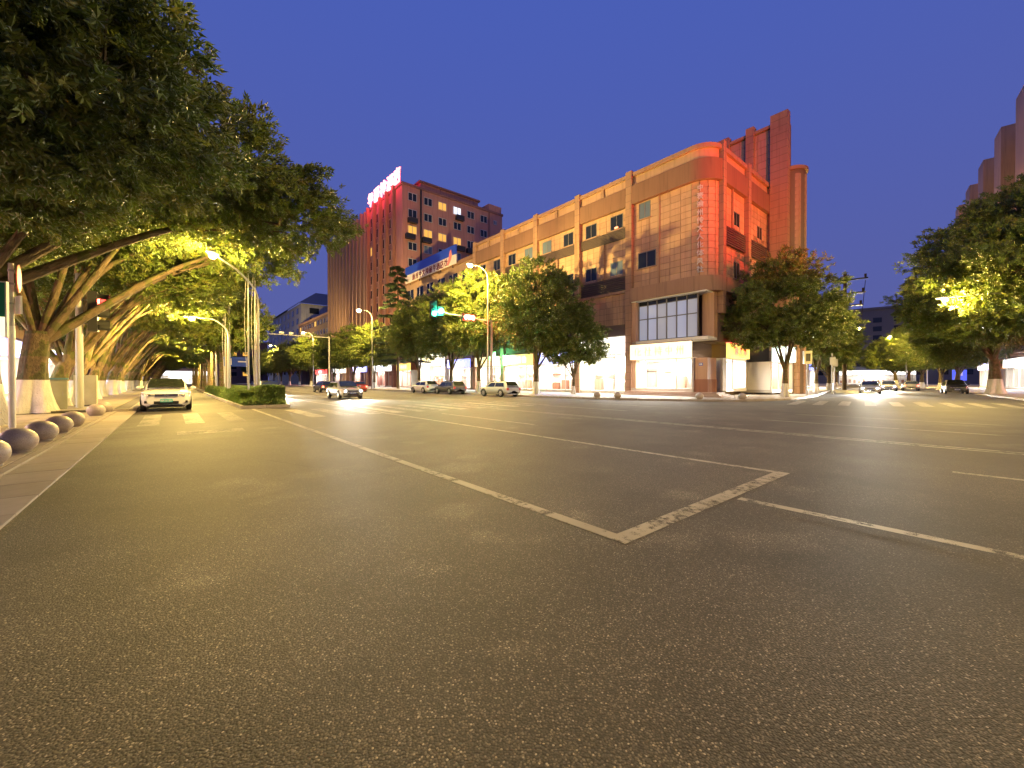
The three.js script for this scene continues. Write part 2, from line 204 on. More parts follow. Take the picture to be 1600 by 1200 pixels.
// ------------------------------------------------------------------ foliage
function leafGeo(L, W, droop) { // one folded leaf along +y
  const v = [[0, 0, 0], [-W, L * 0.42, 0.02], [0, L * 0.45, -droop * 0.3], [W, L * 0.42, 0.02], [0, L, -droop]].map((p) => V3(...p)), t = [[0, 2, 1], [0, 3, 2], [1, 2, 4], [2, 3, 4]];
  const g = new THREE.BufferGeometry(); g.setAttribute('position', new THREE.Float32BufferAttribute(t.flat().flatMap((i) => [v[i].x, v[i].y, v[i].z]), 3)); g.computeVertexNormals(); return g;
}
function sprig(n, L, W, len, seed) {
  const r = rng(seed), gs = []; for (let i = 0; i < n; i++) { const g = leafGeo(L * (0.7 + 0.5 * r()), W * (0.8 + 0.4 * r()), L * 0.25); g.rotateX(0.5 + 0.9 * r()); g.rotateZ((r() - 0.5) * 0.6); g.rotateY(i * 2.4 + r()); g.translate(0, len * (i / n), 0); gs.push(g); }
  return mergeGeometries(gs);
}
const SPRIG = sprig(11, 0.17, 0.034, 0.26, 3), SPRIG_BIG = sprig(9, 0.30, 0.075, 0.42, 9), SPRIG_HEDGE = sprig(7, 0.06, 0.016, 0.07, 5);
const _m = new THREE.Matrix4(), _q = new THREE.Quaternion(), _s = new THREE.Vector3(), _up = V3(0, 1, 0), _d = V3(0, 0, 0);
function cloud(parent, name, geo, mat, list, seed) {     // list of [x,y,z,dx,dy,dz,scale]
  const r = rng(seed), im = new THREE.InstancedMesh(geo, mat, list.length), c = new THREE.Color();
  list.forEach((p, i) => { _d.set(p[3], p[4], p[5]).normalize(); _q.setFromUnitVectors(_up, _d); _q.multiply(new THREE.Quaternion().setFromAxisAngle(_up, r() * 6.28)); _m.compose(V3(p[0], p[1], p[2]), _q, _s.setScalar(p[6])); im.setMatrixAt(i, _m); const k = 0.65 + 0.7 * r(), y = r(); c.setRGB(k * (0.9 + 0.45 * y * y), k, k * (0.7 + 0.5 * r())); im.setColorAt(i, c); });
  im.name = name; im.userData.kind = 'stuff'; im.castShadow = im.receiveShadow = true; parent.add(im); return im;
}
// lobes: [x, y, z, rx, ry, rz]; clumps sit on and inside their skins, sprigs in the clumps
function crownPoints(lobes, perClump, clumpR, density, scale, seed) {
  const r = rng(seed), out = [], gauss = () => (r() + r() + r() - 1.5) * 1.1, clumps = [];
  for (const [x, y, z, a, b, c] of lobes) { const area = Math.pow((Math.pow(a * b, 1.6) + Math.pow(a * c, 1.6) + Math.pow(b * c, 1.6)) / 3, 1 / 1.6) * 12.57; const n = Math.round(area * density);
    for (let i = 0; i < n; i++) { const u = r() * 2 - 1, t = r() * 6.283, w = Math.sqrt(1 - u * u), k = 0.55 + 0.43 * Math.pow(r(), 0.5) + (r() < 0.22 ? 0.26 * r() : 0); clumps.push([x + a * w * Math.cos(t) * k, y + b * u * k, z + c * w * Math.sin(t) * k, w * Math.cos(t), u, w * Math.sin(t)]); } }
  for (const [x, y, z, nx, ny, nz] of clumps) { const q = 0.5 + r(), cr = clumpR * q, m = Math.round(perClump * q * q); for (let j = 0; j < m; j++) out.push([x + gauss() * cr, y + gauss() * cr * 0.6, z + gauss() * cr, nx + gauss(), ny * 0.6 + gauss() * 0.8 + 0.1, nz + gauss(), scale * (0.75 + 0.5 * r())]); }
  return { out, clumps };
}
function makeTree(o) {
  const t = thing(o.name, o.label, 'tree', V3(0, 0, 0), 0, o.group), r = rng(o.seed), { out, clumps } = crownPoints(o.lobes, o.perClump, o.clumpR, o.density, o.scale, o.seed + 1);
  const h = o.fork, R = o.radius, lean = o.lean ?? [0, 0], rows = [];
  for (let i = 0; i <= 9; i++) { const f = i / 9, y = f * h, flare = 1 + (o.flare ?? 0.55) * Math.pow(1 - f, 3.2), row = []; for (let k = 0; k < 22; k++) { const a = k / 22 * 6.283, lump = 1 + (0.10 + 0.32 * Math.pow(1 - f, 2)) * Math.sin(a * 5 + 1.3 * f + o.seed) + 0.06 * Math.sin(a * 7 - f * 4); const rr = R * flare * lump * (1 - 0.18 * f); row.push(V3(Math.cos(a) * rr + lean[0] * f * f, y - 0.05, Math.sin(a) * rr + lean[1] * f * f)); } rows.push(row); }
  part(t, 'trunk', loft(rows, true), o.bark ?? M.bark);
  if (o.paint) { const pr = rows.map((row, i) => row.map((p) => { const f = i / 9, c = V3(lean[0] * f * f, p.y, lean[1] * f * f); return p.clone().sub(c).multiplyScalar(1.02).setY(0).add(c); })); const n = o.paint / h * 9, full = Math.floor(n), sel = pr.slice(0, full + 1), fr = n - full; if (fr > 0.02 && full < 9) sel.push(pr[full].map((p, k) => p.clone().lerp(pr[full + 1][k], fr))); part(t, 'painted_base', loft(sel, true), M.lime); }
  const top = V3(lean[0], h - 0.15, lean[1]), n = o.limbs ?? 7;
  for (let i = 0; i < n; i++) {
    const lb = o.lobes[i % o.lobes.length], a = r() * 6.283, end = V3(lb[0] + Math.cos(a) * lb[3] * 0.45, lb[1] + (r() - 0.35) * lb[4] * 0.5, lb[2] + Math.sin(a) * lb[5] * 0.45), mid = top.clone().lerp(end, 0.45); mid.y += o.arch ?? 0.6; mid.x += (r() - 0.5) * 0.8; mid.z += (r() - 0.5) * 0.8;
    const mid2 = top.clone().lerp(end, 0.75); mid2.y += (o.arch ?? 0.6) * 0.8; mid2.x += (r() - 0.5) * 0.9; mid2.z += (r() - 0.5) * 0.9;
    const st = top.clone(); st.y -= 0.25 + r() * 0.3 * h * 0.3; const r0 = R * (o.limbR ?? 0.42) * (0.75 + 0.5 * r());
    const limb = part(t, 'limb', tube([st, mid, mid2, end], r0, r0 * 0.28, 8, 10), o.bark ?? M.bark); const tw = [];
    for (let k = 0; k < (o.twigs ?? 5); k++) { const c = clumps[Math.floor(r() * clumps.length)]; let best = null, bd = 1e9; for (let q = 0; q < 14; q++) { const c2 = clumps[Math.floor(r() * clumps.length)], dd = (c2[0] - end.x) ** 2 + (c2[1] - end.y) ** 2 + (c2[2] - end.z) ** 2; if (dd < bd) { bd = dd; best = c2; } } const from = mid.clone().lerp(end, r()), to = V3(best[0], best[1], best[2]), mm = from.clone().lerp(to, 0.5); mm.y += 0.3; tw.push(tube([from, mm, to], r0 * 0.30, r0 * 0.07, 5, 5)); }
    if (tw.length) part(limb, 'branch', tw, o.bark ?? M.bark, 'stuff');
  }
  cloud(t, 'crown', o.geo ?? SPRIG, o.leaf ?? M.leaf, out, o.seed + 2);
  return t;
}
// local frame of the street trees: +x towards the road, -z along it
const bigLobes = [[1.2, 9.5, 0, 5.6, 2.6, 5.4], [5.2, 9.3, -2.5, 3.6, 1.6, 3.4], [5.4, 9.2, 2.6, 3.4, 1.6, 3.2], [8.5, 8.7, 0.2, 2.7, 1.4, 3.0], [0.4, 11.6, 0.5, 4.2, 2.2, 4.2], [-2.8, 8.0, 1, 3.4, 2.4, 3.6]];
const LG = 'street trees in the row on the left pavement';
const ord = ['nearest', 'second', 'third', 'fourth', 'fifth', 'sixth', 'seventh', 'eighth', 'ninth', 'tenth', 'eleventh', 'twelfth', 'thirteenth', 'fourteenth', 'fifteenth', 'sixteenth', 'seventeenth', 'eighteenth', 'nineteenth', 'twentieth'];
const near = makeTree({ name: 'street_tree', label: 'huge dark leafy crown overhanging the top left, trunk outside the picture', group: LG, seed: 21, fork: 4.8, radius: 0.42, paint: 1.35, lobes: [...bigLobes, [0.4, 7.0, 2.6, 3.4, 1.3, 3.0], [-1, 6.8, -2.6, 3, 1.3, 3.0]], perClump: 15, clumpR: 0.42, density: 1.75, scale: 1.0, limbs: 10, twigs: 8, arch: 0.7 });
near.position.copy(P(20.6, -4.8, 0.1)); near.rotation.y = A1;
for (const [s, t, ry] of [[0.5, 'street tree left of the viewer, outside the picture', 3.0], [-6, 'street tree behind the viewer on the left, outside the picture', 0.5], [-12.5, 'farther street tree behind the viewer on the left, outside the picture', 3.0]]) copy(near, t, P(s, -4.6, 0.1), A1 + ry);
copy(near, 'tall dark crown just behind the nearest crown at the left edge', P(13.4, -5.2, 0.1), A1 + 2.6);
const trunkTree = makeTree({ name: 'street_tree', label: 'thick mossy trunk with white painted base right beside the white sign pole', group: LG, seed: 33, fork: 3.6, radius: 0.44, flare: 0.42, paint: 1.45, lobes: bigLobes.map((b) => [b[0] * 1.05, b[1] + 0.4, b[2], ...b.slice(3)]), perClump: 14, clumpR: 0.45, density: 1.6, scale: 1.05, limbs: 10, twigs: 7, arch: 0.9, lean: [0.25, 0] });
trunkTree.position.copy(P(27.3, -4.75, 0.14)); trunkTree.rotation.y = A1 + 0.4;
const rowTree = makeTree({ name: 'street_tree', label: 'forked mossy trunk with white painted base beside the grey cabinet', group: LG, seed: 47, fork: 2.4, radius: 0.33, flare: 0.45, paint: 1.4, bark: M.barkLight, lobes: [[2.6, 8.2, 0, 5.0, 2.1, 4.2], [5.4, 7.6, -1.5, 3.2, 1.5, 3.0], [1.0, 10.0, 0.6, 3.6, 1.8, 3.4], [-2.4, 7.6, 0, 3, 2, 3]], perClump: 14, clumpR: 0.5, density: 0.95, scale: 1.15, limbs: 9, twigs: 5, arch: 0.2, limbR: 0.5, lean: [0.35, 0.1] });
rowTree.position.copy(P(31.8, -4.7, 0.14)); rowTree.rotation.y = A1;
for (let i = 0; i < 14; i++) copy(rowTree, ord[i + 1] + ' white-footed tree of the left row beyond the grey cabinet', P(37.2 + i * 6.2 + (i > 6 ? (i - 6) * 2 : 0), -4.7 + (R0() - 0.5) * 0.4, 0.14), A1 + (R0() - 0.5) * 2.2, 0.9 + 0.2 * R0());
// median trees
const MG = 'trees in the planted median';
const medTree = makeTree({ name: 'median_tree', label: 'first tree of the planted median, behind the flagpoles', group: MG, seed: 58, fork: 4.6, radius: 0.19, flare: 0.3, bark: M.barkLight, lobes: [[0, 7.2, 0, 3.2, 2.2, 3.2], [1.3, 6.2, 1, 2, 1.4, 2], [-1.4, 6.3, -0.6, 2, 1.5, 2], [0, 8.8, 0, 2, 1.4, 2]], perClump: 8, clumpR: 0.45, density: 1.7, scale: 1.3, limbs: 6, twigs: 4 });
medTree.position.copy(P(46, 4, 0.1)); medTree.rotation.y = 0.3;
for (let i = 0; i < 9; i++) copy(medTree, ord[i + 1] + ' tree of the planted median counting away from the camera', P(54 + i * 9, 4 + (R0() - 0.5) * 0.3, 0.1), R0() * 6, 0.9 + 0.25 * R0());
// trees on the pavement across the road
const FG = 'trees on the pavement across the road';
const paveTree = makeTree({ name: 'pavement_tree', label: 'forked tree with a round dark crown before the tiled building, left of the wide window', group: FG, seed: 66, fork: 2.7, radius: 0.2, paint: 1.2, lobes: [[0, 8.0, 0, 4.2, 3.0, 4.2], [-1.8, 6.2, 1, 2.6, 1.8, 2.6], [2, 6.4, -1, 2.6, 1.8, 2.6], [0.2, 10.6, 0, 2.8, 2.0, 2.8], [0.5, 6.2, 2.2, 2.4, 1.6, 2.2]], perClump: 15, clumpR: 0.55, density: 0.85, scale: 1.25, limbs: 8, twigs: 5, limbR: 0.55 });
const atU = (u, l) => { const k = (u - 800) / 640, d = l / (k * Math.cos(A1) + Math.sin(A1)); return XD(k * d, d, 0.14); };
paveTree.position.copy(atU(838, 29.2)); paveTree.rotation.y = 1; paveTree.scale.setScalar(1.1);
const cornerTree = copy(paveTree, 'broad tree with a forked trunk standing at the street corner beside the tiled building', XD(23.6, 35.4, 0.14), 2.2, 0.98);
for (const [u, l, k, t] of [[896, 31.8, 0.72, 'small tree before the brightest white shopfront'], [748, 28.6, 1.15, 'leaning tree just left of the traffic signal pole'], [705, 29.4, 1.15, 'bare-limbed tree between the blue sign and the dark conifer'], [655, 29, 1.1, 'tree beside the dark conifer, on its right'], [585, 28.5, 0.95, 'tree left of the dark conifer under the second street lamp'], [552, 28.5, 1, 'second tree left of the dark conifer'], [522, 28.5, 0.95, 'third tree left of the dark conifer']]) copy(paveTree, t, atU(u, l), R0() * 6, k);
for (let i = 0; i < 9; i++) copy(paveTree, ord[i] + ' of the distant trees along the far pavement, beyond the third street lamp', P(118 + i * 13, 28.5, 0.14), R0() * 6, 0.9 + 0.2 * R0());
{ // conifer
  const t = thing('conifer', 'tall dark conifer with layered drooping boughs before the hotel', 'tree', atU(622, 30.5), 0.5), r = rng(77), pts = [], H = 21.5;
  part(t, 'trunk', cyl(0.28, 0.05, H, 0, 0, 0, 9), M.bark);
  for (let y = 5; y < H; y += 0.95) { const R = (H - y) * 0.30 + 0.5, n = 6; for (let k = 0; k < n; k++) { const a = r() * 6.283, L = R * (0.6 + 0.6 * r()), g = tube([V3(0, y, 0), V3(Math.cos(a) * L * 0.5, y + 0.15, Math.sin(a) * L * 0.5), V3(Math.cos(a) * L, y - 0.35, Math.sin(a) * L)], 0.05, 0.015, 4, 4); part(t, 'bough', g, M.bark); for (let q = 0; q < 46; q++) { const f = 0.15 + 0.85 * r(), w = (1.05 - f) * 0.5 * L * 0.6 + 0.15; pts.push([Math.cos(a) * L * f + (r() - 0.5) * w, y + 0.1 - 0.4 * f * f - 0.15 * r(), Math.sin(a) * L * f + (r() - 0.5) * w, Math.cos(a) + (r() - 0.5), -0.1 + (r() - 0.5) * 0.5, Math.sin(a) + (r() - 0.5), 0.8 + 0.4 * r()]); } } }
  cloud(t, 'crown', sprig(12, 0.34, 0.022, 0.5, 12), M.needle, pts, 8);
}
// right-hand trees of the side street
const SG = 'trees along the side street';
const sideTree = makeTree({ name: 'side_street_tree', label: 'large tree with white painted base at the right edge, behind the right-hand lamp', group: SG, seed: 81, fork: 4.0, radius: 0.42, paint: 1.6, lobes: [[0, 10.5, 0, 7.5, 4.4, 7.0], [-5.4, 9.0, 1, 4.6, 2.5, 4], [-3.0, 7.0, 3, 4.4, 2.0, 4], [3, 13.6, 0, 5.0, 3.4, 5], [2.5, 8, -3, 4, 2.4, 4]], perClump: 15, clumpR: 0.6, density: 0.95, scale: 1.35, limbs: 9, twigs: 6, lean: [-0.3, 0] });
sideTree.position.copy(XD(50.8, 43, 0.14));
copy(sideTree, 'dark crown leaning in from outside the right edge of the picture', XD(40.6, 31, 0.14), 0.3, 1.04);
for (const [x, d, k, t, ry] of [[57, 52.5, 0.62, 'second tree on the right of the side street'], [66, 63, 0.66, 'third tree on the right of the side street'], [78, 78, 0.7, 'fourth tree on the right of the side street'], [92, 95, 0.75, 'fifth tree on the right of the side street'], [120, 128, 1.0, 'distant dark tree closing the right of the side street']]) copy(sideTree, t, XD(x, d, 0.14), R0() * 6, k);
for (const [x, d, k, t] of [[35.5, 47.8, 0.9, 'second tree on the left of the side street, behind the pedestrian signal'], [45, 58, 0.85, 'third tree on the left of the side street'], [54, 70, 0.8, 'fourth tree on the left of the side street'], [66, 84, 0.8, 'fifth tree on the left of the side street'], [80, 101, 0.85, 'distant tree on the left of the side street']]) { const c = copy(paveTree, t, XD(x, d, 0.14), R0() * 6, k); c.userData.group = SG; }
cornerTree.userData.group = SG;
{ // hedge and ground cover in the median
  const r = rng(91);
  const hedge = (name, label, s0, s1, l0, l1, h, n) => { const t = thing(name, label, 'hedge', P((s0 + s1) / 2, (l0 + l1) / 2, 0.1), A1, 'clipped hedges of the median'), pts = [], W = l1 - l0, D = s1 - s0; part(t, 'stems', bx(-W / 2 + 0.12, W / 2 - 0.12, 0, h - 0.12, -D / 2 + 0.12, D / 2 - 0.12), M.soil);
    for (let i = 0; i < n; i++) { const f = r(); let x = (r() - 0.5) * W, y = r() * h, z = (r() - 0.5) * D, nx = 0, ny = 0, nz = 0; if (f < 0.35) { y = h - 0.1 * r(); ny = 1; } else if (f < 0.55) { z = (D / 2 - 0.1 * r()); nz = 1; } else if (f < 0.8) { x = -W / 2 + 0.1 * r(); nx = -1; } else { x = W / 2 - 0.1 * r(); nx = 1; } const bulge = 0.05 * Math.sin(x * 9 + z * 7) ; pts.push([x + nx * bulge, y + ny * bulge, z + nz * bulge, nx + (r() - 0.5) * 1.6, ny + (r() - 0.5) * 1.6 + 0.3, nz + (r() - 0.5) * 1.6, 0.9 + 0.6 * r()]); }
    cloud(t, 'foliage', SPRIG_HEDGE, M.hedge, pts, 5); };
  hedge('hedge', 'square clipped hedge block at the near end of the median', 26.6, 27.9, 3.75, 4.95, 1.02, 5200);
  hedge('hedge', 'long low hedge on the left edge of the median', 28.2, 60, 3.05, 3.7, 0.72, 16000);
  hedge('hedge', 'long clipped hedge on the right edge of the median', 28.2, 60, 4.3, 4.95, 0.85, 16000);
  const pts = []; for (let i = 0; i < 5200; i++) pts.push([3.0 + r() * 1.9, 0.1 + 0.25 * r(), -26.3 - r() * 9, (r() - 0.5), 0.8, (r() - 0.5), 1.4 + r()]);
  const g = new THREE.Group(); g.name = 'ground_cover'; g.userData = { kind: 'stuff', label: 'bright green ground cover plants inside the median', category: 'plants' }; g.rotation.y = A1; scene.add(g); cloud(g, 'foliage', SPRIG_HEDGE, M.hedge, pts, 6);
}

// ------------------------------------------------------------------ street furniture, left
{
  const g = new THREE.SphereGeometry(0.29, 28, 18); g.scale(1, 0.9, 1); g.translate(0, 0.215, 0); const gg = g.toNonIndexed();
  const names = ['stone ball bollard cut by the left edge of the picture', 'nearest whole stone ball bollard, beside the sign pole', 'second whole stone ball bollard along the left kerb', 'third whole stone ball bollard along the left kerb', 'fourth stone ball bollard, last before the gap', 'stone ball bollard just after the gap', 'farthest stone ball bollard of the left row, near the parked car'];
  [10.9, 12.8, 14.75, 16.7, 18.7, 23.9, 26.3].forEach((s, i) => { const t = thing('ball_bollard', names[i], 'bollard', P(s, -2.42, 0.068), i * 1.1, 'stone ball bollards on the left pavement'); part(t, 'ball', gg, M.bollard); part(t, 'foot', cyl(0.2, 0.2, 0.03, 0, -0.005, 0, 20), M.kerb2); });
  [[933, 26.3, 'leftmost stone ball across the road'], [965, 26.6, 'second stone ball from the left across the road'], [1093, 29.7, 'stone ball before the corner shop steps'], [1160, 31.8, 'stone ball nearest the corner tree']].forEach(([u, l, t]) => { const o = thing('ball_bollard', t, 'bollard', atU(u, l + 0.4), 0, 'stone ball bollards at the far corner'); part(o, 'ball', gg, M.bollard); part(o, 'foot', cyl(0.2, 0.2, 0.03, 0, -0.005, 0, 20), M.kerb2); });
}
{ // white sign pole with a round sign seen edge-on
  const t = thing('sign_pole', 'white pole with a round red sign seen edge-on', 'sign', P(19.3, -3.75, 0.066), A1);
  part(t, 'pole', cyl(0.075, 0.075, 3.1, 0, 0, 0, 18), M.white); part(t, 'upper_pole', cyl(0.062, 0.058, 1.9, 0, 3.1, 0, 18), M.pole);
  const disc = (r, w) => { const g = new THREE.CylinderGeometry(r, r, w, 36); g.rotateX(Math.PI / 2); g.rotateY(Math.PI / 2 + 0.06); return g; };
  const d = disc(0.42, 0.02); d.translate(0.16, 4.55, 0.02); const sg = part(t, 'sign_disc', d, M.signRed);
  const w = disc(0.33, 0.03); w.translate(0.16, 4.55, 0.02); part(sg, 'sign_face', w, M.white);
  for (const y of [4.35, 4.75, 3.75]) part(t, 'clamp', cyl(0.075, 0.075, 0.06, 0, y, 0, 16), M.steel);
  const b = box(0.05, 0.55, 0.25, 0.15, 3.75, 0.02, 0.6); part(t, 'side_plate', b, M.white);
}
function glyphs(list, size, w, depth) { // strokes on a 10 x 10 grid -> one geometry at the origin (x right, y up)
  const k = size / 10, gs = list.map(([x0, y0, x1, y1]) => { const L = Math.hypot(x1 - x0, y1 - y0) * k + w * 0.9, g = new THREE.BoxGeometry(L, w, depth).toNonIndexed(); g.rotateZ(Math.atan2(y1 - y0, x1 - x0)); g.translate(((x0 + x1) / 2 - 5) * k, ((y0 + y1) / 2) * k, depth * 0.02 * hash2(x0 * 10 | 0, y1 * 10 | 0, 3)); return g; });
  return mergeGeometries(gs);
}
const GL = {
  hua: [[3, 10, 1, 7.5], [2, 8.5, 2, 6], [5, 9.5, 5, 6.5], [5, 7.5, 8.5, 9], [5, 6.5, 9, 6.5], [0.5, 4, 9.5, 4], [5, 5.5, 5, 0]],
  li: [[0.5, 9.5, 9.5, 9.5], [1, 7.5, 1, 0], [1, 7.5, 4, 7.5], [4, 7.5, 4, 0], [6, 7.5, 6, 0], [6, 7.5, 9, 7.5], [9, 7.5, 9, 0], [2.2, 5, 3, 3.5], [7.2, 5, 8, 3.5]],
  te: [[2, 10, 2, 0], [0.5, 7.5, 4, 7.5], [0, 4, 4, 5], [5, 8.5, 9.5, 8.5], [7.2, 10, 7.2, 6.5], [4.5, 6.5, 10, 6.5], [4.5, 4.2, 10, 4.2], [8, 6, 8, 0], [5.5, 3, 6.5, 1.8]],
  jiu: [[1, 9.5, 2, 8.5], [0.5, 6.5, 1.5, 5.5], [0.5, 0.5, 2, 3.5], [3, 9, 10, 9], [3.5, 7, 3.5, 0], [3.5, 7, 9.5, 7], [9.5, 7, 9.5, 0], [3.5, 0, 9.5, 0], [5.5, 9, 5.5, 5], [7.5, 9, 7.5, 5], [4, 3, 9, 3]],
  dian: [[5, 10, 5, 9], [1, 8.8, 9.5, 8.8], [1, 8.8, 1, 3], [1, 3, 0, 0], [5.5, 8, 5.5, 4.5], [5.5, 6.3, 9, 6.3], [3, 4.3, 3, 0], [3, 4.3, 8.5, 4.3], [8.5, 4.3, 8.5, 0], [3, 0, 8.5, 0]],
  zhong: [[1.5, 7.5, 8.5, 7.5], [1.5, 7.5, 1.5, 4], [8.5, 7.5, 8.5, 4], [1.5, 4, 8.5, 4], [5, 10, 5, 0]],
  biao: [[1, 9, 9, 9], [2, 7.5, 8, 7.5], [0.5, 6, 9.5, 6], [5, 10, 5, 6], [5, 6, 1, 2.5], [3, 4, 3, 0], [3, 0, 5, 1.5], [5, 4.5, 9, 0], [8, 4.5, 6, 3]],
  yu: [[1, 9, 2, 8], [0.5, 6, 1.5, 5], [0.5, 0.5, 2, 3.5], [6, 10, 3, 7], [6, 10, 9.5, 7], [4.5, 6.8, 8, 6.8], [3.5, 5.5, 3.5, 0], [3.5, 5.5, 6, 5.5], [6, 5.5, 6, 0], [3.5, 3.5, 6, 3.5], [7.5, 5.5, 7.5, 2], [9, 6, 9, 0]],
  zhou: [[2.5, 9, 2.5, 4], [2.5, 4, 1, 0], [5.5, 9, 5.5, 0], [8.5, 9.5, 8.5, 0], [0.8, 6.5, 1.2, 5], [4, 6.5, 4.5, 5], [7, 6.5, 7.5, 5]],
  chuan: [[2.5, 10, 0.5, 6], [1.7, 8, 1.7, 0], [4, 8.5, 9, 8.5], [3.5, 6, 10, 6], [7, 10, 5, 4], [5, 4, 9, 4], [9, 4, 6.5, 2], [5.5, 2.5, 8, 0]],
  wen: [[5, 10, 5.5, 8.8], [0.8, 8, 9.2, 8], [7.5, 8, 1, 0], [2.5, 7.5, 9.2, 0]],
  ren: [[5, 9.5, 4, 5], [4, 5, 0.8, 0.5], [4.8, 6, 9.5, 0.5]],
  hua2: [[3, 9.8, 0.8, 5], [2, 7.5, 2, 0], [5.5, 9.5, 5.5, 1], [5.5, 1, 9.3, 1], [9.3, 1, 9.3, 2.5], [9, 7, 5, 4]],
  ti: [[2.5, 10, 0.5, 6], [1.7, 8, 1.7, 0], [3.5, 7.8, 10, 7.8], [6.7, 10, 6.7, 0], [6.5, 7.5, 3.5, 2.5], [7, 7.5, 10, 2.5], [5, 2, 8.5, 2]],
  feng: [[2, 9.2, 2, 3], [2, 3, 0.8, 0], [2, 9.2, 8, 9.2], [8, 9.2, 8, 2], [8, 2, 9.5, 0.3], [6.5, 7.5, 3.5, 2.5], [3.8, 7, 6.8, 2.5]],
  she: [[2, 10, 2.8, 9], [0.8, 8, 3.8, 8], [3.8, 8, 0.5, 4], [2.2, 5.5, 2.2, 0], [5, 6.5, 9.5, 6.5], [7.2, 9.5, 7.2, 0.5], [4.5, 0.5, 10, 0.5]],
};
{ // green stop sign with a lit panel
  const t = thing('stop_sign', 'green board with white lettering and a lit panel at the left edge', 'sign', P(17.0, -3.5, -0.25), A1 - 0.25);
  part(t, 'post', cyl(0.05, 0.05, 2.62, -0.06, 0.3, 0, 14), M.white);
  const b = part(t, 'green_board', bx(-1.0, 0.12, 3.45, 4.35, -0.04, 0.04), M.signGreen); part(b, 'board_edge', [bx(-1.03, 0.15, 4.35, 4.38, -0.05, 0.05), bx(0.12, 0.15, 2.9, 4.35, -0.05, 0.05)], M.white);
  part(t, 'lit_panel', bx(-1.0, 0.12, 2.92, 3.44, -0.035, 0.035), M.litWarm);
  [['zhong', -0.72], ['wen', -0.54], ['dian', -0.36], ['yu', -0.18]].forEach(([k, x]) => { const g = glyphs(GL[k], 0.15, 0.016, 0.01); g.translate(x, 4.0, 0.048); part(b, 'letter', g, M.white); });
  [['hua2', -0.4], ['jiu', -0.22]].forEach(([k, x]) => { const g = glyphs(GL[k], 0.14, 0.016, 0.01); g.translate(x, 3.68, 0.048); part(b, 'letter', g, M.white); });
}
const signalLight = (c, i, p) => { const L = new THREE.PointLight(c, i); L.position.copy(p); L.castShadow = true; L.shadow.radius = 5; return L; };
{ // pole with a signal head facing the road, lit red
  const t = thing('traffic_signal', 'white pole with a red-lit signal head beneath the left trees', 'traffic light', P(29.5, -3.55, 0.14), A1);
  part(t, 'pole', cyl(0.15, 0.13, 5.2, 0, 0, 0, 20), M.pole); part(t, 'upper_pole', cyl(0.13, 0.13, 1.5, 0, 5.2, 0, 20), M.pole); part(t, 'rusty_cap', cyl(0.155, 0.155, 0.42, 0, 6.7, 0, 20), M.rust);
  const hd = part(t, 'signal_head', bx(0.32, 0.66, 3.85, 5.85, -0.33, 0.33), M.dark);
  part(t, 'bracket', [bx(0.1, 0.33, 4.2, 4.26, -0.04, 0.04), bx(0.1, 0.33, 5.4, 5.46, -0.04, 0.04)], M.steel);
  [5.5, 4.85, 4.2].forEach((y, i) => { const v = new THREE.CylinderGeometry(0.27, 0.27, 0.42, 18, 1, true, Math.PI * 0.62, Math.PI * 1.4); v.rotateZ(-Math.PI / 2); v.translate(0.87, y, 0); part(hd, 'visor', v, new THREE.MeshStandardMaterial({ color: col(0.03, 0.03, 0.03), roughness: 0.5, side: THREE.DoubleSide })); const l = new THREE.CylinderGeometry(0.22, 0.22, 0.05, 20); l.rotateZ(Math.PI / 2); l.translate(0.68, y, 0); part(hd, 'lens', l, i === 0 ? M.sigRed : M.glass); });
  t.add(signalLight(col(1, 0.06, 0.04), 9, V3(0.76, 5.5, 0)));
}
{ const t = thing('utility_cabinet', 'low olive utility cabinet with a blue-grey lid beside the second tree', 'cabinet', P(28.9, -4.25, 0.14), A1 + 0.1); part(t, 'body', bx(-0.35, 0.35, 0, 1.42, -0.3, 0.3), M.cabinet); part(t, 'lid', bx(-0.39, 0.39, 1.42, 1.5, -0.34, 0.34), M.cabinetTop); part(t, 'door', bx(-0.29, 0.29, 0.12, 1.34, 0.302, 0.318), M.cabinet); part(t, 'handle', bx(0.2, 0.23, 0.65, 0.85, 0.32, 0.35), M.steel);
  const q = thing('utility_cabinet', 'tall pale utility cabinet behind the signal pole', 'cabinet', P(31.4, -3.55, 0.14), A1); part(q, 'body', bx(-0.5, 0.5, 0.1, 1.95, -0.35, 0.35), M.cabinetPale); part(q, 'plinth', bx(-0.46, 0.46, 0, 0.1, -0.3, 0.3), M.joint); part(q, 'door', bx(-0.45, -0.01, 0.2, 1.88, 0.352, 0.37), M.cabinetPale); part(q, 'door', bx(0.01, 0.45, 0.2, 1.88, 0.352, 0.37), M.cabinetPale); q.scale.setScalar(0.85); }
{ // flagpoles in the median
  const fp = (label, s, l, h) => { const t = thing('flagpole', label, 'flagpole', P(s, l, 0.1), A1, 'thin steel flagpoles in the median'); part(t, 'shaft', cyl(0.055, 0.035, h, 0, 0, 0, 12), M.steel); part(t, 'base', cyl(0.13, 0.1, 0.2, 0, 0, 0, 14), M.steel); const k = new THREE.SphereGeometry(0.06, 12, 8); k.translate(0, h + 0.04, 0); part(t, 'finial', k, M.steel); part(t, 'halyard', tube([V3(-0.06, h - 0.1, 0), V3(-0.2, h * 0.6, 0.1), V3(-0.06, 1.2, 0)], 0.008, 0.008, 4, 12), M.white); };
  fp('left one of the two nearer steel flagpoles in the median', 29.2, 3.55, 8.6); fp('right one of the two nearer steel flagpoles in the median', 29.6, 3.95, 8.6); fp('left one of the two farther steel flagpoles in the median', 42.5, 3.5, 8.2); fp('right one of the two farther steel flagpoles in the median', 43, 3.85, 8.2);
}

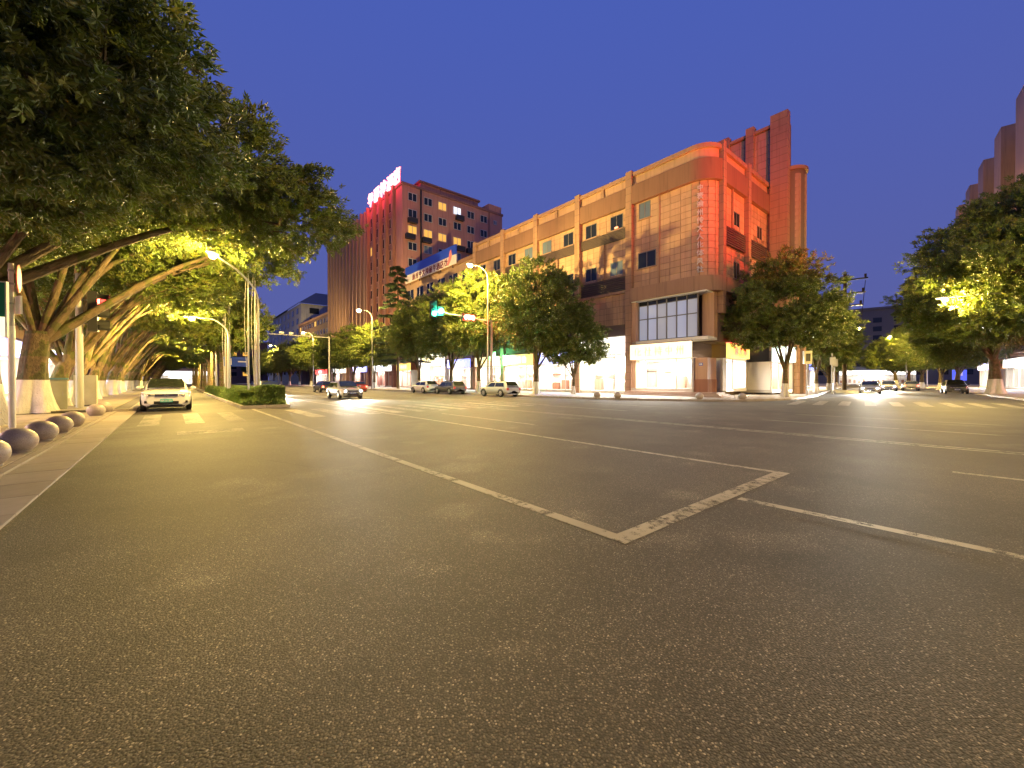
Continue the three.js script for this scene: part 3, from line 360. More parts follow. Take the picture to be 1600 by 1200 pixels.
// ------------------------------------------------------------------ street lamps
function streetLamp(label, base, H, reach, turn, I, group, bulb = 0.2) {
  const t = thing('street_lamp', label, 'street lamp', base, turn, group);
  part(t, 'pole', cyl(0.12, 0.075, H - 1.2, 0, 0, 0, 12), M.steel); part(t, 'base', cyl(0.22, 0.2, 0.5, 0, 0, 0, 14), M.steel);
  part(t, 'arm', tube([V3(0, H - 1.3, 0), V3(-0.12, H - 0.6, 0), V3(-reach * 0.45, H + 0.05, 0), V3(-reach, H + 0.12, 0)], 0.06, 0.04, 8, 12), M.steel);
  const h = new THREE.SphereGeometry(0.3, 18, 10, 0, 6.3, 0, 1.57); h.scale(1.5, 0.5, 0.7); h.translate(-reach - 0.25, H + 0.1, 0); part(t, 'lamp_head', h, new THREE.MeshStandardMaterial({ color: col(0.4, 0.4, 0.4), roughness: 0.4, side: THREE.DoubleSide }));
  const b = new THREE.SphereGeometry(bulb, 18, 12); b.scale(1.05, 0.75, 0.9); b.translate(-reach - 0.25, H, 0); part(t, 'bulb', b, M.lamp);
  const L = new THREE.PointLight(LAMP, I); L.position.set(-reach - 0.25, H - bulb * 0.75 - 0.2, 0); L.castShadow = true; L.shadow.radius = 8; t.add(L); return t;
}
const lampAt = (u, v, d, reach, turn) => { const p = XD((u - 800) / 640 * d, d), H = 1.5 + (595 - v) / 640 * d - 0.14; p.x += Math.cos(turn) * (reach + 0.25); p.z -= Math.sin(turn) * (reach + 0.25); p.y = 0.14; return [p, H]; };
const lamps = [
  ['bright lamp under the left tree crowns above the side lane', 333, 400, 19.6, 6.1, A1 + 1.14, 460], ['brightest street lamp above the traffic signal across the road', 735, 415, 42.5, 2.0, A1, 2100],
  ['second street lamp across the road, left of the dark conifer', 561, 485, 68.5, 2.0, A1, 1900], ['third street lamp across the road', 474, 520, 100, 2, A1, 1700], ['fourth street lamp across the road, far off', 423, 540, 136, 2, A1, 1500],
  ['far lamp glinting between the left trees and the median', 300, 498, 29, 1.9, A1, 600], ['right-hand lamp of the side street under the large tree', 1475, 468, 30, 4.6, A2, 650], ['second lamp on the right of the side street', 1391, 527, 80, 2, A2, 2600], ['lamp on the left of the side street above the trees', 1341, 514, 64, 1.6, A2 + Math.PI, 1800], ['distant lamp at the end of the side street', 1368, 556, 150, 2, A2, 900],
];
for (const [t, u, v, d, reach, turn, I] of lamps) { const [p, H] = lampAt(u, v, d, reach, turn); streetLamp(t, p, H, reach, turn, I, 'street lamps', d > 60 ? 0.34 : d > 30 ? 0.26 : 0.17); }
streetLamp('third lamp on the right of the side street', P(124, 10.2, 0.14, A2), 10, 2, A2, 2200, 'street lamps', 0.3); streetLamp('fourth lamp on the right of the side street', P(160, 10.2, 0.14, A2), 10, 2, A2, 2200, 'street lamps', 0.3);
streetLamp('lamp further along the side lane', P(62, 4.2, 0.1), 5.8, 1.9, A1, 700, 'street lamps'); streetLamp('farthest lamp along the side lane', P(98, 4.2, 0.1), 5.8, 1.9, A1, 900, 'street lamps');
streetLamp('street lamp standing behind the viewer', P(-16, 7.6, 0), 13.2, 2.0, A1, 1900, 'street lamps'); streetLamp('street lamp at the right-hand corner, outside the picture', P(-13, 26.5, 0), 12.5, 2.0, A1, 600, 'street lamps');

// ------------------------------------------------------------------ traffic signal mast across the road
{
  const b = atU(768, 26.6), t = thing('traffic_signal', 'tall mast with a long arm carrying green and red signal heads', 'traffic light', b, A1);
  part(t, 'mast', cyl(0.17, 0.12, 7.9, 0, 0, 0, 16), M.pole); part(t, 'arm', bar(V3(0, 7.75, 0), V3(-7.0, 8.15, 0), 0.07, 10), M.pole); part(t, 'brace', bar(V3(0, 7.2, 0), V3(-1.6, 7.85, 0), 0.035, 8), M.pole);
  const g = part(t, 'green_signal_head', bx(-7.35, -6.75, 7.6, 9.1, -0.16, 0.16), M.dark);
  const lens = (x, y, r = 0.2) => { const l = new THREE.CylinderGeometry(r, r, 0.05, 20); l.rotateX(Math.PI / 2); l.translate(x, y, 0.19); return l; };
  part(g, 'red_lens', lens(-7.05, 8.82), M.glass); part(g, 'amber_lens', lens(-7.05, 8.35), M.glass); part(g, 'green_lens', lens(-7.05, 7.88, 0.22), M.sigGreen);
  const g2 = part(t, 'arrow_signal_head', bx(-6.6, -5.95, 7.75, 8.65, -0.16, 0.16), M.dark); part(g2, 'arrow_lens', lens(-6.27, 8.2, 0.27), M.sigGreen);
  const r = part(t, 'red_signal_head', bx(-3.8, -2.1, 7.55, 8.25, -0.15, 0.15), M.dark); part(r, 'red_lens', [lens(-3.4, 7.9, 0.24), lens(-2.95, 7.9, 0.24), lens(-2.5, 7.9, 0.24)], M.sigRed);
  t.add(signalLight(col(0.05, 1, 0.45), 130, V3(-6.6, 8.0, 0.45)), signalLight(col(1, 0.06, 0.03), 150, V3(-2.95, 7.9, 0.45)));
}
{ // gantry with red display far along the road
  const b = P(84, 23.5, 0.1), t = thing('camera_gantry', 'far gantry arm with small cameras and a red display', 'gantry', b, A1); part(t, 'mast', cyl(0.16, 0.12, 10, 0, 0, 0, 12), M.pole); part(t, 'arm', bar(V3(0, 9.8, 0), V3(-12.5, 9.8, 0), 0.08, 8), M.pole);
  for (const x of [-5, -7, -8.6]) part(t, 'camera', bx(x, x + 0.7, 9.95, 10.3, -0.3, 0.3), M.white);
  const d = part(t, 'display', bx(-15, -12.5, 9.2, 10.4, -0.1, 0.1), M.dark); ['hua', 'dian', 'te'].forEach((k, i) => { const g = glyphs(GL[k], 0.7, 0.09, 0.05); g.translate(-14.55 + i * 0.8, 9.4, 0.14); part(d, 'letter', g, M.litRed); });
}
{ // pedestrian signals and posts by the corner tree
  const t = thing('pedestrian_signal', 'short pedestrian signal post with a pale housing at the corner', 'traffic light', XD(27.1, 37.6, 0.14), A2 + 0.5); part(t, 'post', cyl(0.06, 0.06, 2.9, 0, 0, 0, 12), M.steel); const h = part(t, 'housing', bx(-0.32, 0.32, 2.9, 4.1, -0.15, 0.15), M.shutter); part(h, 'screen', bx(-0.18, 0.18, 3.15, 3.85, 0.15, 0.17), M.dark);
  for (const [x, d, lb] of [[33.2, 42.5, 'left one of two grey posts behind the pedestrian signal'], [36.6, 46.5, 'right one of two grey posts behind the pedestrian signal']]) { const p = thing('post', lb, 'post', XD(x, d, 0.14), 0, 'grey posts at the side street corner'); part(p, 'shaft', cyl(0.07, 0.06, 4.2, 0, 0, 0, 10), M.steel); part(p, 'foot', cyl(0.14, 0.14, 0.08, 0, 0, 0, 10), M.steel); part(p, 'sign_plate', bx(-0.3, 0.3, 3.0, 3.8, 0.07, 0.1), M.curtain); }
}
{ // power pole
  const [X, D] = [49.5, 61], t = thing('power_pole', 'dark power pole with three crossarms above the side street trees', 'utility pole', XD(X, D, 0.14), A2); part(t, 'pole', cyl(0.28, 0.2, 17.3, 0, 0, 0, 12), M.bark);
  [16.2, 14.2, 12.4].forEach((y, i) => { const a = part(t, 'crossarm', bx(-2.2, 2.6 - i * 0.25, y, y + 0.18, -0.1, 0.1), M.dark); for (const x of [-2, 2.3 - i * 0.25]) part(a, 'insulator', cyl(0.12, 0.16, 0.5, x, y + 0.18, 0, 8), M.dark); }); part(t, 'stay', bar(V3(2.3, 16, 0), V3(1.9, 10.5, 0), 0.04, 5), M.dark);
}

// ------------------------------------------------------------------ shops (lit interiors, signs, area lights)
function area(w, h, c, I, pos, dir, parent) { const L = new THREE.RectAreaLight(c, I, w, h); L.position.copy(pos); parent.add(L); L.lookAt(parent.localToWorld(pos.clone()).add(dir)); return L; }
// a shop unit in local coords: facade plane z = 0 facing +z, width along x
function shop(label, pos, turn, W, o = {}) {
  const t = thing('shopfront', label, 'shop', pos, turn, 'lit shopfronts'), H = o.h ?? 3.4, SH = o.sh ?? 1.3, D = 3, dir = V3(0, 0, 1).applyAxisAngle(_up, turn);
  part(t, 'interior', [bx(-W / 2 + 0.1, W / 2 - 0.1, 0.3, H, -D, -D + 0.08), bx(-W / 2 + 0.1, -W / 2 + 0.18, 0.3, H, -D, -0.05), bx(W / 2 - 0.18, W / 2 - 0.1, 0.3, H, -D, -0.05)], M.shopWall); part(t, 'floor', bx(-W / 2, W / 2, 0, 0.3, -D, 0.0), M.shopFloor); part(t, 'ceiling', bx(-W / 2, W / 2, H, H + 0.08, -D, -0.02), M.shopWall);
  const n = Math.max(2, Math.round(W / 1.6)); for (let i = 0; i < n; i++) part(t, 'ceiling_light', bx(-W / 2 + (i + 0.25) * W / n, -W / 2 + (i + 0.75) * W / n, H - 0.05, H - 0.01, -2.2, -0.9), o.inside ?? M.litWhite);
  area(W * 0.8, 1.4, o.c ?? WHITE, (o.I ?? 5) * 9, V3(0, H - 0.09, -1.5), V3(0, -1, 0.001), t);
  const r = rng(Math.round(W * 77 + label.length)); for (let i = 0; i < n; i++) { const x = -W / 2 + (i + 0.5) * W / n; part(t, 'display_rack', [bx(x - 0.45, x + 0.45, 0.3, 0.3 + 0.8 + r() * 0.9, -2.8, -2.3), bx(x - 0.5, x + 0.5, 1.9 + r() * 0.4, 2.0 + r() * 0.4, -2.85, -2.4)], [M.steps, M.beige, M.shutter, M.brick][Math.floor(r() * 4)]); }
  for (let i = 0; i <= n; i++) { const x = -W / 2 + i * W / n; if (i === 0 || i === n || i % 2) part(t, 'mullion', bx(x - 0.05, x + 0.05, 0.3, H, -0.12, -0.02), M.frameLight); }
  const s = part(t, 'sign_box', bx(-W / 2 + 0.1, W / 2 - 0.1, H + 0.1, H + 0.1 + SH, -0.05, 0.3), o.sign ?? M.litWhite);
  const k = o.letters ?? 4, keys = Object.keys(GL); for (let i = 0; i < k; i++) { const g = glyphs(GL[keys[(i * 3 + label.length) % keys.length]], SH * 0.55, SH * 0.06, 0.06); g.translate((i - (k - 1) / 2) * SH * 0.75, H + 0.1 + SH * 0.22, 0.335); part(s, 'letter', g, o.ink ?? M.litYellow); }
  part(t, 'sign_edge', [bx(-W / 2 + 0.04, W / 2 - 0.04, H + 0.1 + SH, H + 0.18 + SH, -0.05, 0.36)], o.edge ?? M.white);
  area(W - 0.3, 0.14, o.sc ?? WHITE, (o.SI ?? 3) * 3.2 * SH / 0.14, V3(0, H + 0.02, 0.38), dir.clone().add(V3(0, -0.45, 0)), t);
  return t;
}
const F1 = A1 - Math.PI / 2;          // shop facing the main road from across it: local +z = -l
const F1L = A1 + Math.PI / 2;         // shop on our own side, facing +l
const FS = A1;                        // facing -s (local +z = -s direction)
shop('brightest white shopfront between two tiled piers', P(27.9, 35.75, 0.14), F1, 6.3, { h: 4.1, sh: 1.7, I: 9, SI: 6, letters: 3, ink: M.litWarm });
shop('warm white corner shop under the wide window', P(21.0, 35.7, 0.5), F1, 6.4, { h: 3.0, sh: 1.45, I: 8, SI: 3.4, sign: M.litWarm, ink: M.litYellow, letters: 5, edge: M.steps });
shop('shopfront with a blue-white sign left of the brightest shop', P(34.8, 35.75, 0.14), F1, 6.2, { I: 4, SI: 3.6, sign: M.litBlue, sc: col(0.35, 0.4, 1), ink: M.litWhite });
shop('orange-signed shopfront behind the forked tree', P(41.7, 35.75, 0.14), F1, 6.2, { I: 6, SI: 3, sign: M.litYellow, sc: col(1, 0.7, 0.2), ink: M.litWhite });
shop('cream shopfront right of the violet-signed shop', P(48.6, 35.75, 0.14), F1, 6.2, { I: 6, SI: 2.4, sign: M.litWarm, inside: M.litWarm });
shop('violet-signed shopfront beside the leaning tree', P(56.5, 35.75, 0.14), F1, 6.6, { I: 5, SI: 4, sign: M.litBlue, sc: col(0.45, 0.4, 1), ink: M.litWhite });
shop('wide white glaring shopfront right of the conifer', P(66, 35.75, 0.14), F1, 10, { h: 4.2, sh: 1.8, I: 7, SI: 6 });
shop('small shop with a golden sign behind the conifer', P(77, 35.75, 0.14), F1, 6, { I: 5, SI: 4, sign: M.litYellow, sc: col(1, 0.7, 0.2), ink: M.litWarm });
shop('white shop with a bluish sign left of the conifer', P(88, 35.75, 0.14), F1, 10, { I: 6, SI: 5, sign: M.litWhite, ink: M.litBlue });
shop('distant blue-signed shop beyond the hotel', P(102, 35.75, 0.14), F1, 10, { I: 6, SI: 4, sign: M.litBlue, sc: col(0.4, 0.45, 1), ink: M.litWhite });
shop('far white shop along the main road', P(118, 35.75, 0.14), F1, 12, { I: 6, SI: 4 });
shop('farthest shop along the main road with a red sign', P(136, 35.75, 0.14), F1, 12, { I: 6, SI: 4, sign: M.litRed, sc: col(1, 0.2, 0.15), ink: M.litWhite });
shop('narrow shop with red and yellow sign on the side street', P(16.2, 41.0, 0.5), FS, 4.6, { h: 3.0, sh: 1.3, I: 6, SI: 2, sign: M.litYellow, sc: col(1, 0.6, 0.25), ink: M.litRed, edge: M.litRed, letters: 3 });
shop('shop with a pale green sign on the side street', P(14.3, 47.2, 0.3), FS - 0.1, 4.6, { h: 3.0, sh: 1.5, I: 5, SI: 2.4, sign: M.litPale, sc: col(0.75, 1, 0.92), ink: M.litWhite, letters: 3 });
shop('bright shop beyond the grey wall on the side street', P(57, -8.2, 0.14, A2), A2 + Math.PI / 2, 7, { I: 8, SI: 4 });
shop('blue-lit shop on the right of the side street', P(78, 17.8, 0.14, A2), A2 - Math.PI / 2, 12, { I: 4, SI: 4.5, sign: M.litBlue, sc: col(0.3, 0.35, 1), ink: M.litWhite });
shop('red-lit shop at the right edge of the picture', P(62, 17.8, 0.14, A2), A2 - Math.PI / 2, 10, { I: 4, SI: 4, sign: M.litRed, sc: col(1, 0.25, 0.2), ink: M.litYellow });
shop('far white shop on the right of the side street', P(98, 17.8, 0.14, A2), A2 - Math.PI / 2, 14, { I: 5, SI: 4, ink: M.litBlue });
shop('second bright shop on the left of the side street', P(80, -7.9, 0.14, A2), A2 + Math.PI / 2, 10, { I: 7, SI: 4, sign: M.litYellow, sc: col(1, 0.7, 0.3), ink: M.litRed });
shop('third bright shop on the left of the side street', P(103, -7.9, 0.14, A2), A2 + Math.PI / 2, 14, { I: 7, SI: 4, sign: M.litBlue, sc: col(0.4, 0.45, 1), ink: M.litWhite });
shop('farthest violet-signed shop on the right of the side street', P(118, 17.8, 0.14, A2), A2 - Math.PI / 2, 14, { I: 6, SI: 4, sign: M.litBlue, sc: col(0.45, 0.4, 1), ink: M.litWhite });
shop('white shop at the far end of the side street', P(247, 4, 0.14, A2), A2, 26, { I: 8, SI: 5, h: 4, sh: 2 });
shop('white shop with a red sign beside the green board', P(22, -10.6, 0.14), F1L, 9, { I: 5, SI: 3, sign: M.litRed, sc: col(1, 0.3, 0.25), ink: M.litWhite });
shop('warm shop behind the first left trunks', P(32.5, -10.6, 0.14), F1L, 9, { I: 5, SI: 3, sign: M.litWarm, ink: M.litRed });
shop('red-signed shop behind the left row of trees', P(43, -10.6, 0.14), F1L, 9, { I: 4, SI: 3, sign: M.litRed, sc: col(1, 0.25, 0.2), ink: M.litYellow });
shop('blue-signed shop behind the left row of trees', P(55, -10.6, 0.14), F1L, 10, { I: 4, SI: 3.5, sign: M.litBlue, sc: col(0.4, 0.4, 1), ink: M.litWhite });
shop('farther white shop behind the left row of trees', P(70, -10.6, 0.14), F1L, 12, { I: 5, SI: 3, ink: M.litBlue });
{ const t = thing('awning', 'red shop awning behind the green board', 'awning', P(24.4, -10.2, 3.0), F1L); part(t, 'canopy', loft([[V3(-2, 0.7, 0), V3(2, 0.7, 0)], [V3(-2, 0.35, 1.0), V3(2, 0.35, 1.0)], [V3(-2, 0.0, 1.5), V3(2, 0, 1.5)]]), new THREE.MeshStandardMaterial({ color: col(0.62, 0.1, 0.1), roughness: 0.7, side: THREE.DoubleSide })); part(t, 'rod', [bar(V3(-1.95, 0.7, 0.02), V3(-1.95, 0, 1.48), 0.02), bar(V3(1.95, 0.7, 0.02), V3(1.95, 0, 1.48), 0.02)], M.steel); }
{ const t = thing('pharmacy_sign', 'glowing green cross sign beside the signal mast', 'sign', P(45.2, 34.2, 3.6), A1); part(t, 'cross', [bx(-0.25, 0.25, 0, 1.9, -0.12, 0.12), bx(-0.8, -0.252, 0.7, 1.2, -0.12, 0.12), bx(0.252, 0.8, 0.7, 1.2, -0.12, 0.12)], M.litGreen); part(t, 'bracket', bx(0.8, 1.75, 0.9, 1.0, -0.04, 0.04), M.dark); t.add(signalLight(col(0.15, 1, 0.4), 60, V3(0, 1, 0.5))); }

// ------------------------------------------------------------------ tiled corner building
const TILES = [];
function tilePlane(o, wAxis, a0, a1, y0, y1, plane, out, tw = 0.9, th = 0.62, holes = []) { // wAxis 's' : facade plane l = plane ; 'l' : plane s = plane (faces -s)
  const nx = Math.max(1, Math.round((a1 - a0) / tw)), ny = Math.max(1, Math.round((y1 - y0) / th)), w = (a1 - a0) / nx, h = (y1 - y0) / ny, g = 0.018;
  for (let i = 0; i < nx; i++) for (let j = 0; j < ny; j++) { const p0 = a0 + i * w + g, p1 = a0 + (i + 1) * w - g, q0 = y0 + j * h + g, q1 = y0 + (j + 1) * h - g; if (holes.some(([b0, b1, c0, c1]) => p1 > b0 && p0 < b1 && q1 > c0 && q0 < c1)) { // trim round openings
      for (const [b0, b1, c0, c1] of holes) if (p1 > b0 && p0 < b1 && q1 > c0 && q0 < c1) { if (p0 < b0 - 0.08) put(p0, b0 - 0.01, q0, q1); if (p1 > b1 + 0.08) put(b1 + 0.01, p1, q0, q1); const pm0 = Math.max(p0, b0), pm1 = Math.min(p1, b1); if (q0 < c0 - 0.08) put(pm0, pm1, q0, c0 - 0.01); if (q1 > c1 + 0.08) put(pm0, pm1, c1 + 0.01, q1); } continue; } put(p0, p1, q0, q1); }
  function put(p0, p1, q0, q1) { out.push(wAxis === 's' ? o.b(p0, p1, plane - 0.03, plane + 0.02, q0, q1) : o.b(plane - 0.03, plane + 0.02, p0, p1, q0, q1)); }
}
function slFrame(s0, l0) { return { b: (sa, sb, la, lb, ya, yb) => bx(la - l0, lb - l0, ya, yb, -(sb - s0), -(sa - s0)) }; }
{
  const F = slFrame(24.5, 36), t = thing('corner_building', 'tiled corner building with rounded corner, piers and tall stepped tower', 'building', P(24.5, 36, 0.14), A1), r = rng(14);
  const arc = (R, y0, y1, inset = 0) => { const sh = new THREE.Shape(); const n = 12; const pts = []; for (let i = 0; i <= n; i++) { const a = i / n * Math.PI / 2; pts.push([18.1 - R * Math.sin(a), 37.7 - R * Math.cos(a)]); } sh.moveTo(37.7 - 36, -(0)); const q = pts.map(([s, l]) => new THREE.Vector2(l - 36, s - 24.5)); sh.setFromPoints([new THREE.Vector2(37.7 - 36, 18.1 - 24.5), ...q]); const g = new THREE.ExtrudeGeometry(sh, { depth: y1 - y0, bevelEnabled: false }); g.rotateX(-Math.PI / 2); g.translate(0, y0, 0); return boxUV(g.toNonIndexed()); };
  // core walls (recessed behind the tiles)
  part(t, 'wall', [F.b(18.1, 24.9, 36, 40, 9.4, 22.0), F.b(24.9, 52, 36.05, 45, 4.8, 21.8), F.b(16.4, 18.1, 37.7, 49, 4.9, 21.8), arc(1.7, 9.4, 22.0), F.b(18.1, 52, 40, 49, 0, 20.5), F.b(20, 52, 39, 40, 0, 9)], M.tileGap);
  // tower
  part(t, 'tower_wall', [F.b(14.5, 36, 49.02, 50.0, 0, 28.1)], M.tileGap);
  const T = []; const wins = [];
  const holeA = [[22.2, 23.5, 17.4, 19.0], [21.6, 23.6, 12.5, 14.1]];
  tilePlane(F, 's', 18.1, 21.2, 10.7, 19.1, 36, T); tilePlane(F, 's', 21.4, 24.1, 10.7, 19.1, 36, T, 0.9, 0.62, holeA);
  for (let i = 0; i < 4; i++) for (let j = 0; j < 14; j++) { const a0 = (i + 0.5) / 4 * Math.PI / 2, g = box(1.7 * Math.PI / 8 - 0.03, 0.6 - 0.036, 0.05, 0, 0, 0); g.rotateY(-Math.PI / 2 + a0); g.translate(37.7 - 36 - 1.71 * Math.cos(a0), 10.7 + (j + 0.5) * 0.6, -(18.1 - 24.5 - 1.71 * Math.sin(a0))); T.push(g); }
  // lower spandrel above the wide window
  const bays = [[24.9, 31.0], [31.7, 38.0], [38.7, 44.8], [45.5, 51.7]];
  const bayHoles = (a, b) => [[a + 0.5, a + 2.1, 17.25, 18.75], [b - 2.2, b - 0.6, 17.25, 18.75], [a + 0.5, a + 2.1, 12.3, 13.9], [b - 2.2, b - 0.6, 12.3, 13.9], [a, b, 16.05, 17.2], [a, b, 10.4, 12.25]];
  for (const [a, b] of bays) { tilePlane(F, 's', a, b, 10.7, 19.1, 36.05, T, 0.9, 0.62, bayHoles(a, b)); tilePlane(F, 's', a, b, 7.2, 10.4, 36.05, T); }
  const holeR = [[40.6, 41.9, 15.6, 17.3], [46.2, 47.5, 15.6, 17.3], [40.6, 41.9, 11, 12.6], [38.1, 43.0, 13.7, 15.5], [43.6, 48.6, 13.7, 15.5]];
  tilePlane(F, 'l', 38.1, 43.0, 7.5, 19.1, 16.4, T, 0.9, 0.62, holeR); tilePlane(F, 'l', 43.6, 49, 7.5, 19.1, 16.4, T, 0.9, 0.62, holeR);
  const corner = T.length; tilePlane(F, 's', 14.55, 16.4, 4.9, 28.0, 49.02, T, 0.92, 0.75); tilePlane(F, 's', 16.4, 35, 19.5, 28.0, 49.02, T, 0.95, 0.75);
  const camL = V3(0, 1.5, 0); t.updateMatrixWorld(true); T.forEach((g) => g.computeBoundingSphere());
  const order = T.map((g, i) => [i, t.localToWorld(g.boundingSphere.center.clone()).distanceTo(camL)]).sort((a, b) => a[1] - b[1]); const rest = [[], [], []];
  order.forEach(([i], n) => { const k = Math.floor(r() * 3); if (n < 300) part(t, 'wall_tile', T[i], M.tile[k]); else rest[k].push(T[i]); });
  rest.forEach((g, k) => g.length && part(t, 'wall_tiles', g, M.tile[k], 'stuff'));
  // piers
  const pier = (s0, s1, l0, l1, y0, y1) => { const p = part(t, 'pier', F.b(s0, s1, l0, l1, y0, y1), M.trim); const gs = []; for (let y = y0 + 0.7; y < y1 - 0.3; y += 0.75) gs.push(F.b(s0 - 0.004, s1 + 0.004, l0 - 0.012, l1, y, y + 0.03)); part(p, 'joint', gs, M.tileGap, 'stuff'); };
  for (const s of [24.5, 31.35, 38.35, 45.15, 52]) pier(s - 0.38, s + 0.33, 35.6, 36.3, 0, 22.5);
  for (const s of [27.9, 34.8, 41.8, 48.6]) { pier(s - 0.2, s + 0.2, 35.78, 36.3, 19.3, 22.3); pier(s - 0.22, s + 0.22, 35.82, 36.3, 12.3, 16.0); }
  part(t, 'rib', F.b(21.2, 21.4, 35.9, 36.1, 10.7, 19.1), M.trim);
  pier(15.95, 16.6, 37.45, 38.05, 7.4, 22.6); pier(15.95, 16.6, 43.0, 43.6, 7.4, 22.4); part(t, 'rib', F.b(16.2, 16.5, 40.0, 40.2, 15.5, 19.2), M.trim);
  // bands, parapet, coping
  for (const g of [F.b(18.1, 24.1, 35.62, 36.0, 19.1, 20.95), F.b(16.02, 16.4, 38.06, 43, 19.1, 20.95), F.b(16.02, 16.4, 43.62, 49, 19.1, 20.95), ...bays.map(([a, b]) => F.b(a, b, 35.66, 36.04, 19.1, 20.95))]) part(t, 'upper_band', g, M.band); 
  const ringArc = (R0_, R1_, y0, y1) => { const rows = []; for (let i = 0; i <= 14; i++) { const a = i / 14 * Math.PI / 2, p = (R, y) => V3(37.7 - 36 - R * Math.cos(a), y, -(18.1 - 24.5 - R * Math.sin(a))); rows.push([p(R0_, y0), p(R1_, y0), p(R1_, y1), p(R0_, y1)]); } const g = []; for (let k = 0; k < 4; k++) g.push(loft(rows.map((q) => [q[k], q[(k + 1) % 4]]))); return mergeGeometries(g); };
  part(t, 'corner_band', ringArc(1.5, 2.08, 19.1, 20.95), new THREE.MeshStandardMaterial({ color: M.band.color, roughness: 0.75, map: streaks, side: THREE.DoubleSide }));
  const dbl = new THREE.MeshStandardMaterial({ color: M.trim.color, roughness: 0.7, map: streaks, side: THREE.DoubleSide });
  for (const g of [F.b(18.1, 24.1, 35.95, 36.25, 20.95, 21.9), F.b(16.35, 16.65, 38.06, 49, 20.95, 21.9), ...bays.map(([a, b]) => F.b(a, b, 35.95, 36.25, 20.95, 21.9))]) part(t, 'parapet', g, M.tile[1]); part(t, 'corner_parapet', ringArc(1.4, 1.76, 20.95, 21.9), new THREE.MeshStandardMaterial({ color: M.tile[1].color, roughness: 0.55, map: streaks, side: THREE.DoubleSide }));
  for (const g of [F.b(18.1, 24.1, 35.7, 36.3, 21.9, 22.28), F.b(16.1, 16.7, 38.06, 49, 21.9, 22.28), ...bays.map(([a, b]) => F.b(a, b, 35.7, 36.3, 21.9, 22.28))]) part(t, 'coping', g, M.trim); part(t, 'corner_coping', ringArc(1.3, 2.0, 21.9, 22.28), dbl);
  for (const g of [F.b(18.1, 24.12, 35.45, 36.0, 9.3, 10.62), F.b(15.85, 16.4, 38.06, 43, 9.3, 10.6), ...bays.map(([a, b]) => F.b(a, b, 35.8, 36.04, 10.4, 10.68))]) part(t, 'cornice', g, M.trim); part(t, 'corner_cornice', ringArc(1.3, 2.25, 9.3, 10.62), dbl);
  // tower piers and coping
  part(t, 'tower_coping', F.b(14.6, 36.1, 48.75, 50.2, 28.1, 28.4), M.trim); [[14.4, 16.0], [17.6, 18.4], [20.2, 21.0], [22.9, 23.6], [26, 26.8], [29, 29.8]].forEach(([a, b]) => pier(a, b, 48.6, 49.4, a < 15 ? 0 : 19, a < 15 ? 29.2 : 28.95));
  part(t, 'turret', (() => { const g = cyl(1.42, 1.42, 23.4, 51.2 - 36, 0, -(14.9 - 24.5), 24); return g; })(), M.tileGap); part(t, 'turret_coping', cyl(1.6, 1.6, 0.35, 51.2 - 36, 23.4, -(14.9 - 24.5), 24), M.trim); const TT = []; for (let j = 0; j < 31; j++) for (let i = 0; i < 8; i++) { const a = (i + 0.5) * Math.PI / 4, g = box(1.13, 0.71, 0.06, 0, 0, 1.36); g.rotateY(a); g.translate(51.2 - 36, 0.4 + j * 0.74, -(14.9 - 24.5)); TT.push(g); } part(t, 'turret_tiles', TT, M.tile[0], 'stuff');
  // windows
  const win = (s0, s1, y0, y1, pl, ax, lit) => { const b = (a0, a1, q0, q1, d0, d1) => ax === 's' ? F.b(a0, a1, pl + d0, pl + d1, q0, q1) : F.b(pl + d0, pl + d1, a0, a1, q0, q1); const w = part(t, 'window', b(s0, s1, y0, y1, -0.015, 0.03), lit ?? M.glass); part(w, 'window_frame', [b(s0, s0 + 0.07, y0, y1, -0.045, -0.016), b(s1 - 0.07, s1, y0, y1, -0.045, -0.016), b(s0 + 0.071, s1 - 0.071, y0, y0 + 0.07, -0.045, -0.016), b(s0 + 0.071, s1 - 0.071, y1 - 0.07, y1, -0.045, -0.016), b((s0 + s1) / 2 - 0.03, (s0 + s1) / 2 + 0.03, y0 + 0.071, y1 - 0.071, -0.04, -0.016)], M.frame); part(w, 'sill', b(s0 - 0.06, s1 + 0.06, y0 - 0.1, y0 - 0.01, -0.14, -0.031), M.trim); };
  holeA.forEach(([a, b, c, d], i) => win(a, b, c, d, 36, 's', i ? M.glass : M.glassBlue));
  for (const [a, b] of bays) bayHoles(a, b).slice(0, 4).forEach(([p, q, c, d], i) => win(p, q, c, d, 36.05, 's', (i + Math.round(a)) % 3 ? M.glass : M.glassBlue));
  holeR.slice(0, 3).forEach(([a, b, c, d]) => win(a, b, c, d, 16.4, 'l'));
  const louvre = (f, n) => { const L = part(t, 'louvre_panel', f(0, 1, 0), M.dark); for (let i = 0; i < n; i++) part(L, 'slat', f(i / n + 0.2 / n, (i + 0.85) / n, 1), M.louvre); };
  for (const [a, b] of bays) for (const [y0, y1] of [[16.05, 17.15], [10.7, 12.2]]) louvre((f0, f1, k) => F.b(a + 0.02, b - 0.02, k ? 35.86 : 35.96, k ? 35.95 : 36.04, y0 + f0 * (y1 - y0), y0 + f1 * (y1 - y0)), 7);
  for (const [a, b] of [[38.12, 42.98], [43.62, 48.6]]) louvre((f0, f1, k) => F.b(k ? 16.2 : 16.3, k ? 16.29 : 16.38, a, b, 13.75 + f0 * 1.7, 13.75 + f1 * 1.7), 8);
  // wide window over the corner shop
  const gl = part(t, 'wide_window', F.b(17.6, 23.6, 36.3, 36.36, 5.3, 9.28), M.glassBlue); const nW = 6;
